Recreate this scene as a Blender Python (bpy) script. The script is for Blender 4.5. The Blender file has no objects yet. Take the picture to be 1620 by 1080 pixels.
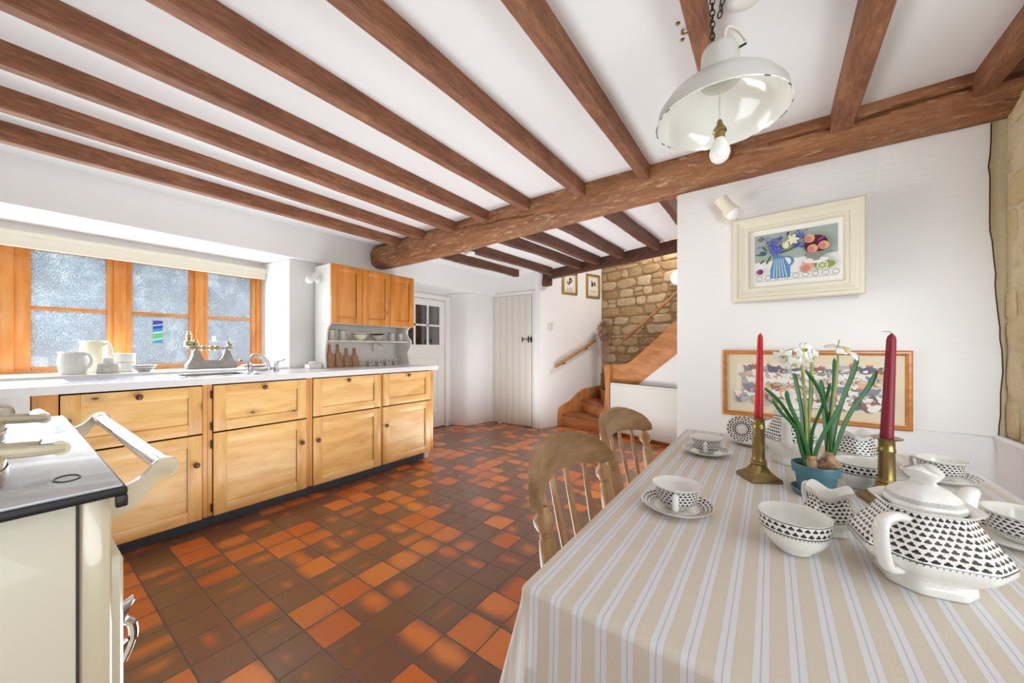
import bpy, bmesh, math, random
from math import sin, cos, pi, sqrt, atan2, radians
from mathutils import Vector, Matrix

random.seed(11)
SC = bpy.context.scene
COL = SC.collection

# ------------------------------------------------------------------ camera
cam_d = bpy.data.cameras.new('camera')
cam_d.sensor_width = 36.0
cam_d.lens = 36.0 * 574.0 / 1620.0
cam_d.shift_y = 10.0 / 1620.0
cam_d.clip_start = 0.01
cam = bpy.data.objects.new('camera', cam_d)
COL.objects.link(cam)
cam.location = (0, 0, 1.09)
cam.rotation_euler = (pi / 2, 0, 0.62)
SC.camera = cam

# ------------------------------------------------------------------ world, sun, daylight, fill lamps, exposure
SC.view_settings.view_transform = 'Standard'
SC.view_settings.look = 'None'
SC.view_settings.gamma = 1.0
SC.view_settings.use_curve_mapping = False
SC.view_settings.exposure = 0.0
W = bpy.data.worlds.new('sky')
SC.world = W
W.use_nodes = True
bg = W.node_tree.nodes['Background']
bg.inputs[0].default_value = (0.93, 0.96, 1.0, 1)
bg.inputs[1].default_value = 2.5


def lamp(name, kind, loc, aim, energy, color=(1, 1, 1), **kw):
    d = bpy.data.lights.new(name, kind)
    d.energy = energy
    d.color = color
    for k, v in kw.items():
        setattr(d, k, v)
    o = bpy.data.objects.new(name, d)
    COL.objects.link(o)
    o.location = loc
    o.rotation_euler = (Vector(aim) - Vector(loc)).to_track_quat('-Z', 'Y').to_euler()
    return o


# low winter sun through the kitchen window
lamp('sun', 'SUN', (-9, -1.6, 3), (-9 + 0.96, -1.6 + 0.24, 3 - 0.20), 1.7, (1.0, 0.90, 0.76), angle=0.03)
COOL = (0.87, 0.955, 1.0)
# daylight of the kitchen window, then fills added for unseen windows and landing
lamp('window_daylight', 'AREA', (-3.735, 0.40, 1.32), (0.3, 0.40, 1.32), 27, (0.90, 0.97, 1.0), shape='RECTANGLE', size=1.8, size_y=0.7)
lamp('side_up_fill', 'AREA', (1.45, -0.2, 0.95), (0.3, 0.1, 3.0), 47, COOL, shape='RECTANGLE', size=1.8, size_y=0.9)  # fill lamp added at the side, aimed up to brighten the ceiling
lamp('picture_wall_fill', 'AREA', (1.0, -0.6, 1.75), (0.75, 2.28, 1.9), 4.5, COOL, shape='RECTANGLE', size=0.7, size_y=0.5, spread=1.3)  # fill lamp added high beside the camera to brighten the picture wall
lamp('landing_fill', 'AREA', (-0.9, 4.6, 2.75), (-1.9, 4.9, 0.6), 17, (1.0, 0.97, 0.92), shape='DISK', size=0.5)  # lamp added above the stairs to brighten the stair corner
lamp('sill_fill', 'AREA', (0.70, 0.85, 1.25), (0.60, 2.28, 0.90), 1.5, COOL, shape='DISK', size=0.3, spread=1.1)  # fill lamp added in free air to brighten the low picture wall
# unseen lamps added at floor level, standing in for light off the tiles, in the kitchen and in the passage beyond the beam
lamp('floor_fill', 'AREA', (-1.5, 0.9, 0.03), (-1.5, 0.9, 3), 30, COOL, shape='RECTANGLE', size=1.2, size_y=1.6)
lamp('passage_floor_fill', 'AREA', (-1.9, 3.2, 0.03), (-1.9, 3.2, 3), 31, COOL, shape='RECTANGLE', size=1.2, size_y=1.0)
# glint of the sun off the steel sink, thrown up at the picture wall
lamp('sink_glint', 'SPOT', (-3.05, 0.80, 0.97), (0.1, 2.28, 1.72), 70, (1.0, 0.93, 0.82), spot_size=0.50, spot_blend=0.9, shadow_soft_size=0.05)

SC.render.engine = 'CYCLES'
SC.cycles.use_denoising = True
SC.cycles.max_bounces = 9
SC.cycles.diffuse_bounces = 6
SC.cycles.transparent_max_bounces = 12
SC.cycles.sample_clamp_indirect = 6.0
SC.cycles.caustics_reflective = False
SC.cycles.caustics_refractive = False


# ------------------------------------------------------------------ object helpers
def thing(name, label, cat, loc=(0, 0, 0), rz=0.0, group=None, kind=None):
    o = bpy.data.objects.new(name, None)
    COL.objects.link(o)
    o.empty_display_size = 0.05
    o.location = loc
    o.rotation_euler = (0, 0, rz)
    tag(o, label, cat, group, kind)
    return o


def tag(o, label=None, cat=None, group=None, kind=None):
    if label: o['label'] = label
    if cat: o['category'] = cat
    if group: o['group'] = group
    if kind: o['kind'] = kind
    return o


def dup(root, loc, rz=None, label=None, group=None):
    r = root.copy()
    COL.objects.link(r)
    r.location = loc
    if rz is not None: r.rotation_euler = (0, 0, rz)
    if label: r['label'] = label
    if group: r['group'] = group

    def rec(a, b):
        for ch in list(a.children):
            c = ch.copy()
            COL.objects.link(c)
            c.parent = b
            rec(ch, c)
    rec(root, r)
    return r


class MB:
    """collects shapes into one mesh"""
    def __init__(self):
        self.bm = bmesh.new()
        self.uv = self.bm.loops.layers.uv.new('UVMap')

    def face(self, pts, mi=0, uvs=None):
        vs = [p if isinstance(p, bmesh.types.BMVert) else self.bm.verts.new(p) for p in pts]
        try:
            f = self.bm.faces.new(vs)
        except ValueError:
            return None
        f.material_index = mi
        if uvs:
            for l, u in zip(f.loops, uvs): l[self.uv].uv = u
        return f

    def box(self, a, b, bev=0.0, mi=0, seg=2, M=None):
        x0, x1 = sorted((a[0], b[0])); y0, y1 = sorted((a[1], b[1])); z0, z1 = sorted((a[2], b[2]))
        c = [(x0, y0, z0), (x1, y0, z0), (x1, y1, z0), (x0, y1, z0), (x0, y0, z1), (x1, y0, z1), (x1, y1, z1), (x0, y1, z1)]
        return self.hexa(c, bev, mi, seg, M)

    def hexa(self, c, bev=0.0, mi=0, seg=2, M=None):
        if M is not None: c = [M @ Vector(p) for p in c]
        v = [self.bm.verts.new(p) for p in c]
        fs = []
        for q in ((0, 3, 2, 1), (4, 5, 6, 7), (0, 1, 5, 4), (1, 2, 6, 5), (2, 3, 7, 6), (3, 0, 4, 7)):
            f = self.bm.faces.new([v[i] for i in q]); f.material_index = mi; fs.append(f)
        if bev > 0:
            es = list({e for f in fs for e in f.edges})
            r = bmesh.ops.bevel(self.bm, geom=es, offset=bev, segments=seg, profile=0.5, affect='EDGES')
            for f in r['faces']: f.material_index = mi
        return self

    def prism(self, poly, fn, t0, t1, mi=0, bev=0.0):
        """poly: 2D outline (ccw); fn(u, v, t) -> 3D"""
        a = [self.bm.verts.new(fn(u, v, t0)) for u, v in poly]
        b = [self.bm.verts.new(fn(u, v, t1)) for u, v in poly]
        n = len(poly)
        fs = [self.bm.faces.new(a[::-1]), self.bm.faces.new(b)]
        for i in range(n):
            fs.append(self.bm.faces.new([a[i], a[(i + 1) % n], b[(i + 1) % n], b[i]]))
        for f in fs: f.material_index = mi
        if bev > 0:
            es = list({e for f in fs[:2] for e in f.edges})
            r = bmesh.ops.bevel(self.bm, geom=es, offset=bev, segments=2, profile=0.5, affect='EDGES')
            for f in r['faces']: f.material_index = mi
        return self

    def loft(self, rings, vs=None, closed=True, cap0=False, cap1=False, mi=0):
        """rings of equally many points; vs: v coordinate of each ring (None = outside any printed band)"""
        n = len(rings[0])
        R = [[self.bm.verts.new(p) for p in r] for r in rings]
        for k in range(len(R) - 1):
            for i in range(n if closed else n - 1):
                j = (i + 1) % n
                f = self.bm.faces.new([R[k][i], R[k][j], R[k + 1][j], R[k + 1][i]])
                f.material_index = mi
                if vs:
                    va, vb = vs[k], vs[k + 1]
                    if va is None or vb is None: va = vb = -1.0
                    u0, u1 = i / n, (i + 1) / n
                    for l, u in zip(f.loops, ((u0, va), (u1, va), (u1, vb), (u0, vb))): l[self.uv].uv = u
        if cap0: f = self.bm.faces.new(R[0][::-1]); f.material_index = mi
        if cap1: f = self.bm.faces.new(R[-1]); f.material_index = mi
        if vs and (cap0 or cap1):
            for f in self.bm.faces:
                if len(f.verts) == n and n > 4:
                    for l in f.loops: l[self.uv].uv = (0, -1)
        return self

    def lathe(self, prof, n=32, o=(0, 0, 0), axis='Z', vs=None, cap0=True, cap1=True, mi=0, rad=None):
        rings = []
        for (r, z) in prof:
            ring = []
            for i in range(n):
                t = 2 * pi * i / n
                rr = r * (rad(t, z) if rad else 1.0)
                x, y = rr * cos(t), rr * sin(t)
                if axis == 'Z': p = (o[0] + x, o[1] + y, o[2] + z)
                elif axis == 'X': p = (o[0] + z, o[1] + x, o[2] + y)
                else: p = (o[0] + y, o[1] + z, o[2] + x)
                ring.append(p)
            rings.append(ring)
        return self.loft(rings, vs, True, cap0, cap1, mi)

    def tube(self, pts, r, n=10, mi=0, flat=1.0, up=None, closed=False):
        """swept tube; flat: ratio of the in-plane to the sideways radius; up: reference normal"""
        P = [Vector(p) for p in pts]
        m = len(P)
        R = r if isinstance(r, (list, tuple)) else [r] * m
        rings = []
        ref = Vector(up) if up else None
        prev = None
        for k in range(m):
            if closed: t = P[(k + 1) % m] - P[k - 1]
            else: t = P[min(k + 1, m - 1)] - P[max(k - 1, 0)]
            t.normalize()
            if ref is not None: s = t.cross(ref)
            elif prev is None:
                s = t.cross(Vector((0, 0, 1)))
                if s.length < 0.2: s = t.cross(Vector((1, 0, 0)))
            else: s = prev - t * prev.dot(t)
            if s.length < 1e-6: s = prev if prev is not None else t.orthogonal()
            s = s.normalized(); prev = s
            b = s.cross(t)
            rings.append([P[k] + s * (R[k] * cos(2 * pi * i / n)) + b * (R[k] * flat * sin(2 * pi * i / n)) for i in range(n)])
        if closed: rings.append(rings[0])
        return self.loft(rings, None, True, not closed, not closed, mi)

    def ball(self, c, r, n=14, sx=1, sy=1, sz=1, mi=0):
        prof = [(r * sin(pi * k / n), -r * cos(pi * k / n)) for k in range(1, n)]
        rings = [[(c[0] + a * cos(2 * pi * i / (2 * n)) * sx, c[1] + a * sin(2 * pi * i / (2 * n)) * sy, c[2] + z * sz) for i in range(2 * n)] for a, z in prof]
        return self.loft(rings, None, True, True, True, mi)

    def build(self, name, mats, parent=None, ang=38, smooth=True):
        if not isinstance(mats, (list, tuple)): mats = [mats]
        bmesh.ops.remove_doubles(self.bm, verts=self.bm.verts, dist=1e-6)
        bmesh.ops.recalc_face_normals(self.bm, faces=self.bm.faces)
        me = bpy.data.meshes.new(name)
        self.bm.to_mesh(me)
        self.bm.free()
        for m in mats: me.materials.append(m)
        if smooth:
            for p in me.polygons: p.use_smooth = True
            me.set_sharp_from_angle(angle=radians(ang))
        o = bpy.data.objects.new(name, me)
        COL.objects.link(o)
        if parent is not None: o.parent = parent
        return o


def struct(o):
    o['kind'] = 'structure'
    return o


def smooth_path(pts, k=6):
    """Catmull-Rom through the points"""
    P = [Vector(p) for p in pts]
    out = []
    for i in range(len(P) - 1):
        p0 = P[max(i - 1, 0)]; p1 = P[i]; p2 = P[i + 1]; p3 = P[min(i + 2, len(P) - 1)]
        for j in range(k):
            t = j / k
            out.append(0.5 * ((2 * p1) + (p2 - p0) * t + (2 * p0 - 5 * p1 + 4 * p2 - p3) * t * t + (3 * p1 - p0 - 3 * p2 + p3) * t ** 3))
    out.append(P[-1])
    return out


# ------------------------------------------------------------------ material helpers
class NT:
    def __init__(self, name):
        self.m = bpy.data.materials.new(name)
        self.m.use_nodes = True
        self.t = self.m.node_tree
        self.b = self.t.nodes['Principled BSDF']
        self.out = self.t.nodes['Material Output']

    def put(self, inp, v):
        if v is None: return
        if isinstance(v, bpy.types.NodeSocket): self.t.links.new(v, inp)
        else:
            if isinstance(v, tuple) and len(v) == 3 and inp.type == 'RGBA': v = (*v, 1)
            if inp.type == 'VECTOR' and isinstance(v, (int, float)): v = (v, v, v)
            inp.default_value = v

    def n(self, typ, ins=None, **kw):
        x = self.t.nodes.new(typ)
        for k, v in kw.items(): setattr(x, k, v)
        for k, v in (ins or {}).items(): self.put(x.inputs[k], v)
        return x

    def m1(self, op, a, b=None, c=None, clamp=False):
        x = self.n('ShaderNodeMath', operation=op, use_clamp=clamp)
        self.put(x.inputs[0], a); self.put(x.inputs[1], b); self.put(x.inputs[2], c)
        return x.outputs[0]

    def add(s, a, b): return s.m1('ADD', a, b)
    def sub(s, a, b): return s.m1('SUBTRACT', a, b)
    def mul(s, a, b): return s.m1('MULTIPLY', a, b)
    def div(s, a, b): return s.m1('DIVIDE', a, b)
    def lt(s, a, b): return s.m1('LESS_THAN', a, b)
    def gt(s, a, b): return s.m1('GREATER_THAN', a, b)
    def mx(s, a, b): return s.m1('MAXIMUM', a, b)
    def mn(s, a, b): return s.m1('MINIMUM', a, b)
    def fl(s, a): return s.m1('FLOOR', a)
    def fr(s, a): return s.m1('FRACT', a)
    def ab(s, a): return s.m1('ABSOLUTE', a)

    def step(s, x, lo, hi, a=0.0, b=1.0):
        r = s.n('ShaderNodeMapRange', {0: x, 1: lo, 2: hi, 3: a, 4: b}, interpolation_type='SMOOTHSTEP')
        return r.outputs[0]

    def xyz(s, v):
        r = s.n('ShaderNodeSeparateXYZ', {0: v})
        return r.outputs

    def vec(s, x, y, z=0.0):
        return s.n('ShaderNodeCombineXYZ', {0: x, 1: y, 2: z}).outputs[0]

    def obj(s): return s.n('ShaderNodeTexCoord').outputs['Object']
    def uv(s): return s.n('ShaderNodeTexCoord').outputs['UV']
    def rnd(s): return s.n('ShaderNodeObjectInfo').outputs['Random']

    def vmul(s, v, k):
        r = s.n('ShaderNodeVectorMath', operation='MULTIPLY')
        s.put(r.inputs[0], v); s.put(r.inputs[1], k)
        return r.outputs[0]

    def vadd(s, v, k):
        r = s.n('ShaderNodeVectorMath', operation='ADD')
        s.put(r.inputs[0], v); s.put(r.inputs[1], k)
        return r.outputs[0]

    def noise(s, v, scale, detail=3.0, rough=0.5, dist=0.0):
        r = s.n('ShaderNodeTexNoise', {'Vector': v, 'Scale': scale, 'Detail': detail, 'Roughness': rough, 'Distortion': dist})
        return r.outputs[0]

    def vor(s, v, scale, feature='F1', rand=1.0):
        r = s.n('ShaderNodeTexVoronoi', {'Vector': v, 'Scale': scale, 'Randomness': rand}, feature=feature)
        return r

    def white(s, v):
        r = s.n('ShaderNodeTexWhiteNoise', {'Vector': v}, noise_dimensions='3D')
        return r.outputs

    def mix(s, f, a, b):
        r = s.n('ShaderNodeMix', data_type='RGBA')
        s.put(r.inputs[0], f); s.put(r.inputs[6], a); s.put(r.inputs[7], b)
        return r.outputs[2]

    def ramp(s, f, stops):
        r = s.n('ShaderNodeValToRGB', {0: f})
        e = r.color_ramp.elements
        while len(e) < len(stops): e.new(0.5)
        for k, (p, c) in zip(e, stops):
            k.position = p
            k.color = (*c, 1)
        return r.outputs[0]

    def bump(s, h, strength=0.3, dist=0.01):
        r = s.n('ShaderNodeBump', {'Strength': strength, 'Distance': dist, 'Height': h})
        s.put(s.b.inputs['Normal'], r.outputs[0])

    def set(s, **kw):
        names = {'base': 'Base Color', 'rough': 'Roughness', 'metal': 'Metallic', 'spec': 'Specular IOR Level', 'coat': 'Coat Weight',
                 'coatr': 'Coat Roughness', 'alpha': 'Alpha', 'trans': 'Transmission Weight', 'sheen': 'Sheen Weight', 'sss': 'Subsurface Weight', 'ior': 'IOR'}
        for k, v in kw.items(): s.put(s.b.inputs[names[k]], v)
        return s


def srgb(r, g, b):
    f = lambda c: (c / 255 / 12.92) if c <= 10 else ((c / 255 + 0.055) / 1.055) ** 2.4
    return (f(r), f(g), f(b))


def plain(name, rgb, rough=0.5, metal=0.0, coat=0.0, spec=0.5, var=0.0, vscale=20.0, bump=0.0, bscale=60.0):
    k = NT(name)
    c = srgb(*rgb)
    base = c
    if var:
        f = k.noise(k.obj(), vscale, 4.0, 0.6)
        base = k.mix(f, tuple(x * (1 - var) for x in c), tuple(min(1, x * (1 + var)) for x in c))
    k.set(base=base, rough=rough, metal=metal, coat=coat, spec=spec)
    if bump: k.bump(k.noise(k.obj(), bscale, 4.0, 0.6), bump, 0.004)
    return k.m


def plaster(name, rgb, bump=0.22):
    k = NT(name)
    o = k.obj()
    c = srgb(*rgb)
    f = k.noise(o, 1.7, 3.0, 0.5)
    base = k.mix(f, tuple(x * 0.96 for x in c), tuple(min(1, x * 1.02) for x in c))
    k.set(base=base, rough=0.75, spec=0.25)
    h1 = k.noise(k.vmul(o, (9.0, 9.0, 30.0)), 1.0, 4.0, 0.6, 1.2)
    h2 = k.noise(o, 4.5, 3.0, 0.5)
    k.bump(k.add(k.mul(h1, 0.35), h2), bump, 0.02)
    return k.m


AX = {'X': (1, 7, 7), 'Y': (7, 1, 7), 'Z': (7, 7, 1)}


def wood(name, dark, mid, light, axis='Z', knots=0.0, ring=1.0, rough=0.42, coat=0.0, bump=0.08, scale=1.0, streak=1.0, bandk=0.10):
    """dark/mid/light: sRGB grain colours; axis: direction of the grain in the object's own space"""
    k = NT(name)
    r = k.mul(k.rnd(), 7.0)
    o = k.vadd(k.obj(), k.vec(r, k.mul(r, 1.7), k.mul(r, 0.6)))
    g = k.vmul(o, tuple(a * scale for a in AX[axis]))
    warp = k.noise(k.vmul(o, tuple((2.2 if a == 1 else 6.0) * scale for a in AX[axis])), 1.0, 2.0, 0.5)
    fine = k.noise(k.vmul(g, 9.0), 1.0, 4.0, 0.65)
    x, y, z = k.xyz(o)
    across = {'X': k.add(y, k.mul(z, 0.8)), 'Y': k.add(z, k.mul(x, 0.8)), 'Z': k.add(y, k.mul(x, 0.8))}[axis]
    band = k.m1('SINE', k.add(k.mul(across, 95.0 * scale * ring), k.mul(warp, 16.0)))
    f = k.add(k.add(k.mul(band, bandk), k.mul(fine, 0.55 * streak)), k.mul(warp, 0.55))
    f = k.sub(f, 0.05 + 0.27 * (streak - 1))
    base = k.ramp(f, [(0.15, srgb(*dark)), (0.5, srgb(*mid)), (0.85, srgb(*light))])
    if knots:
        sc = tuple((6.0 if a == 1 else 11.0) for a in AX[axis])
        v = k.vor(k.vmul(o, sc), 1.0)
        dd = v.outputs['Distance']
        pick = k.lt(k.xyz(v.outputs['Color'])[0], knots)
        core = k.mul(k.step(dd, 0.12, 0.05), pick)
        halo = k.mul(k.step(dd, 0.36, 0.08), pick)
        base = k.mix(k.mul(halo, 0.45), base, srgb(*[c * 0.80 for c in dark]))
        base = k.mix(k.mul(core, 0.85), base, srgb(70, 38, 18))
    k.set(base=base, rough=rough, coat=coat, coatr=0.25)
    k.bump(k.add(fine, k.mul(band, 0.1)), bump, 0.004)
    return k.m


def china(name, nu, nv, v0, v1, line=True, ink=(38, 30, 30), white=(243, 242, 237)):
    """white glazed china printed with rows of small dark trefoils between v0 and v1 of its UV map"""
    k = NT(name)
    u, v, _ = k.xyz(k.uv())
    w = k.div(k.sub(v, v0), v1 - v0)
    row = k.mul(w, float(nv))
    ri = k.fl(row)
    col = k.add(k.mul(u, float(nu)), k.mul(k.m1('MODULO', k.add(ri, 20.0), 2.0), 0.5))
    cx = k.sub(k.fr(col), 0.5)
    cy = k.sub(k.fr(row), 0.5)

    def disc(a, b, r):
        dx = k.sub(cx, a); dy = k.sub(cy, b)
        return k.lt(k.add(k.mul(dx, dx), k.mul(dy, dy)), r * r)
    leaf = k.mx(k.mx(disc(0, 0.18, 0.195), disc(-0.20, -0.09, 0.195)), disc(0.20, -0.09, 0.195))
    stalk = k.mul(k.lt(k.ab(cx), 0.055), k.lt(k.ab(k.add(cy, 0.2)), 0.17))
    inside = k.mul(k.gt(w, 0.0), k.lt(w, 1.0))
    mk = k.mul(k.mx(leaf, stalk), inside)
    if line:
        th = 0.16 / nv
        l0 = k.lt(k.ab(k.add(w, th)), th * 0.6)
        l1 = k.lt(k.ab(k.sub(w, 1.0 + th)), th * 0.5)
        teeth = k.mul(k.mul(k.lt(k.ab(k.add(w, th * 2.6)), th * 1.1), k.lt(k.fr(k.mul(u, nu * 2.0)), 0.3)), 0.75)
        mk = k.mx(mk, k.mx(k.mx(l0, l1), teeth))
    mk = k.mul(mk, k.gt(v, -0.5))
    k.set(base=k.mix(mk, srgb(*white), srgb(*ink)), rough=0.16, coat=0.4, coatr=0.05)
    return k.m

# ------------------------------------------------------------------ materials
PL = plaster('white_plaster', (236, 235, 234))
PLC = plaster('ceiling_plaster', (236, 236, 236), 0.14)
PAINT = plain('white_paint', (232, 230, 226), 0.45, var=0.03, bump=0.05)
JOIST = wood('joist_timber', (78, 44, 28), (132, 84, 56), (176, 124, 88), 'Y', rough=0.7, bump=0.6, scale=2.2, bandk=0.03, streak=1.3)
DARK = wood('dark_timber', (52, 30, 20), (94, 56, 38), (130, 84, 60), 'Y', rough=0.6, bump=0.5, scale=2.0, bandk=0.03, streak=1.2)
DARKX = wood('dark_timber_cross', (44, 24, 16), (80, 45, 30), (108, 64, 44), 'X', rough=0.6, bump=0.4, scale=1.6)
PINEV = wood('pine_upright', (206, 144, 74), (234, 182, 108), (246, 208, 142), 'Z', knots=0.13, ring=0.55, rough=0.36, coat=0.25, bump=0.04, streak=0.95)
PINEH = wood('pine_level', (210, 150, 78), (238, 188, 114), (249, 214, 150), 'Y', knots=0.20, ring=0.55, rough=0.36, coat=0.25, bump=0.04, streak=0.95)
PINEP = wood('pine_post', (192, 126, 58), (218, 156, 84), (234, 182, 114), 'Z', knots=0.12, ring=0.55, rough=0.36, coat=0.25, bump=0.04, streak=0.9)
PINEO = wood('pine_orange', (186, 108, 36), (212, 136, 56), (228, 158, 80), 'Z', knots=0.2, ring=0.6, rough=0.34, coat=0.25, bump=0.04, streak=0.8)
WINV = wood('window_pine', (206, 122, 48), (232, 152, 74), (244, 178, 104), 'Z', knots=0.06, ring=0.5, rough=0.3, coat=0.4, bump=0.03)
WINH = wood('window_pine_level', (204, 120, 48), (230, 150, 74), (242, 176, 104), 'Y', knots=0.0, ring=0.5, rough=0.3, coat=0.4, bump=0.03)
STAIRX = wood('stair_pine', (158, 96, 50), (194, 130, 76), (212, 156, 102), 'X', knots=0.05, ring=0.5, rough=0.38, coat=0.2, bump=0.05)
STAIRZ = wood('stair_pine_upright', (158, 98, 52), (194, 132, 78), (214, 158, 104), 'Z', knots=0.05, ring=0.5, rough=0.38, coat=0.2, bump=0.05)
TREAD = wood('tread_pine', (112, 68, 36), (150, 98, 56), (176, 124, 78), 'X', knots=0.05, ring=0.5, rough=0.45, coat=0.1, bump=0.05)
RAILW = wood('rail_wood', (138, 92, 52), (176, 126, 78), (204, 158, 108), 'X', ring=0.6, rough=0.45, bump=0.06)
CHAIRW = wood('chair_elm', (104, 74, 46), (154, 118, 80), (188, 156, 118), 'Y', ring=0.5, rough=0.4, coat=0.2, bump=0.08, streak=1.1)
CHAIRZ = wood('chair_beech', (120, 84, 50), (170, 130, 86), (202, 166, 122), 'Z', ring=0.5, rough=0.4, coat=0.2, bump=0.06)
BEECH = wood('paddle_beech', (152, 108, 74), (188, 144, 104), (208, 168, 126), 'Z', ring=0.6, rough=0.6, bump=0.04)
FRAMEOAK = wood('frame_oak', (164, 96, 34), (194, 122, 50), (214, 148, 76), 'X', ring=0.8, rough=0.35, coat=0.3, bump=0.03, scale=2)
KNOBW = plain('dark_knob_wood', (92, 58, 34), 0.35, coat=0.3, var=0.2)
HINGE = plain('aged_brass', (74, 58, 34), 0.45, metal=0.7)
BLACK = plain('black_paint', (24, 24, 26), 0.4, var=0.1)
PLINTH = plain('plinth_black', (74, 80, 88), 0.6, var=0.35, vscale=25)
WORKTOP = plain('white_laminate', (232, 232, 232), 0.22, var=0.02)
STEEL = plain('brushed_steel', (190, 194, 200), 0.24, metal=1.0)
CHROME = plain('chrome', (214, 216, 220), 0.09, metal=1.0)
CREAM = plain('cream_enamel', (226, 221, 200), 0.34, coat=0.15, var=0.02, vscale=4)
CREAM2 = plain('cream_enamel_warm', (217, 206, 176), 0.25, coat=0.5, var=0.02, vscale=4)
WHITEP = plain('white_plastic', (232, 231, 226), 0.35)
HEATW = plain('heater_white', (226, 226, 219), 0.4)
GRILLE = plain('heater_grille', (148, 148, 144), 0.5)
SLOT = plain('slot_dark', (60, 60, 60), 0.7)
BRASS = plain('aged_bright_brass', (158, 136, 86), 0.3, metal=0.9, var=0.25, vscale=40)
IRON = plain('black_iron', (34, 30, 28), 0.55, metal=0.6)
CHAINM = plain('bronze_chain', (70, 58, 46), 0.45, metal=0.8)
CREAMFRAME = plain('cream_frame', (226, 220, 200), 0.45, var=0.03)
GOLD = plain('gilt', (164, 132, 70), 0.4, metal=0.5, var=0.15, vscale=60)
MAT_W = plain('white_mount', (236, 234, 228), 0.8)
MAT_C = plain('cream_mount', (222, 208, 182), 0.8)
PAPER = plain('print_paper', (226, 222, 212), 0.8)
EARTHW = plain('white_earthenware', (228, 228, 222), 0.18, coat=0.4)
EARTHC = plain('cream_earthenware', (236, 230, 208), 0.2, coat=0.4)
ENAM = plain('white_enamel', (233, 232, 224), 0.16, coat=0.5)
ENAMO = plain('grey_white_enamel', (204, 203, 196), 0.3, coat=0.3)
CHIP = plain('chipped_rim', (96, 92, 92), 0.5, var=0.5, vscale=160)
RED = plain('bright_red_wax', (206, 26, 38), 0.38)
WINE = plain('wine_red_wax', (136, 22, 44), 0.42, var=0.06, vscale=300)
WICK = plain('wick', (188, 190, 190), 0.8)
TEAL = plain('teal_glaze', (74, 124, 138), 0.4, coat=0.2, var=0.06, vscale=30)
SOIL = plain('soil', (44, 32, 24), 0.95, var=0.6, vscale=200, bump=0.8, bscale=300)
LEAF = plain('leaf', (40, 98, 36), 0.4, var=0.22, vscale=26)
STEM = plain('flower_stem', (150, 164, 96), 0.5, var=0.08)
PETAL = plain('white_petal', (240, 240, 232), 0.6)
PETALY = plain('flower_heart', (214, 206, 110), 0.6)
TWIG = plain('dried_flower', (172, 136, 112), 0.9, var=0.25, vscale=60)
WICKER = plain('wicker', (112, 80, 48), 0.8, var=0.4, vscale=90)
BLIND = plain('blind_cloth', (224, 218, 200), 0.8, var=0.03)
BULBW = plain('opal_bulb', (244, 243, 240), 0.3)
PEWTER = plain('grey_pottery', (196, 192, 182), 0.3, coat=0.3, var=0.12, vscale=60)
DARKBAND = plain('dark_rim', (62, 58, 54), 0.4)
RANGEIRON = plain('cast_iron_edge', (30, 30, 32), 0.45, var=0.2)
SCALEB = plain('scale_iron', (158, 154, 148), 0.4, metal=0.3, var=0.3, vscale=40)
WEIGHT = plain('brass_weight', (176, 160, 116), 0.3, metal=0.7)
FLEX = plain('white_flex', (222, 216, 202), 0.5)


def mk_hotplate():  # pale tones put the window's reflection into the plate colour
    k = NT('polished_hotplate')
    o = k.obj()
    f = k.noise(k.vmul(o, (5, 9, 5)), 1.0, 4.0, 0.65, 0.8)
    k.set(base=k.ramp(f, [(0.28, srgb(104, 106, 108)), (0.42, srgb(190, 194, 198)), (0.75, srgb(216, 220, 224))]),
          metal=0.25, rough=k.step(f, 0.3, 0.7, 0.40, 0.26), coat=0.5)
    return k.m


HOTPLATE = mk_hotplate()


def mk_bulb():
    k = NT('bulb_skin')
    o = k.vmul(k.obj(), (40, 40, 90))
    f = k.noise(o, 1.0, 4.0, 0.6, 0.6)
    k.set(base=k.ramp(f, [(0.35, srgb(84, 62, 70)), (0.48, srgb(176, 140, 98)), (0.7, srgb(216, 190, 150))]), rough=0.6)
    k.bump(f, 0.5, 0.004)
    return k.m


BULB = mk_bulb()


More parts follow.
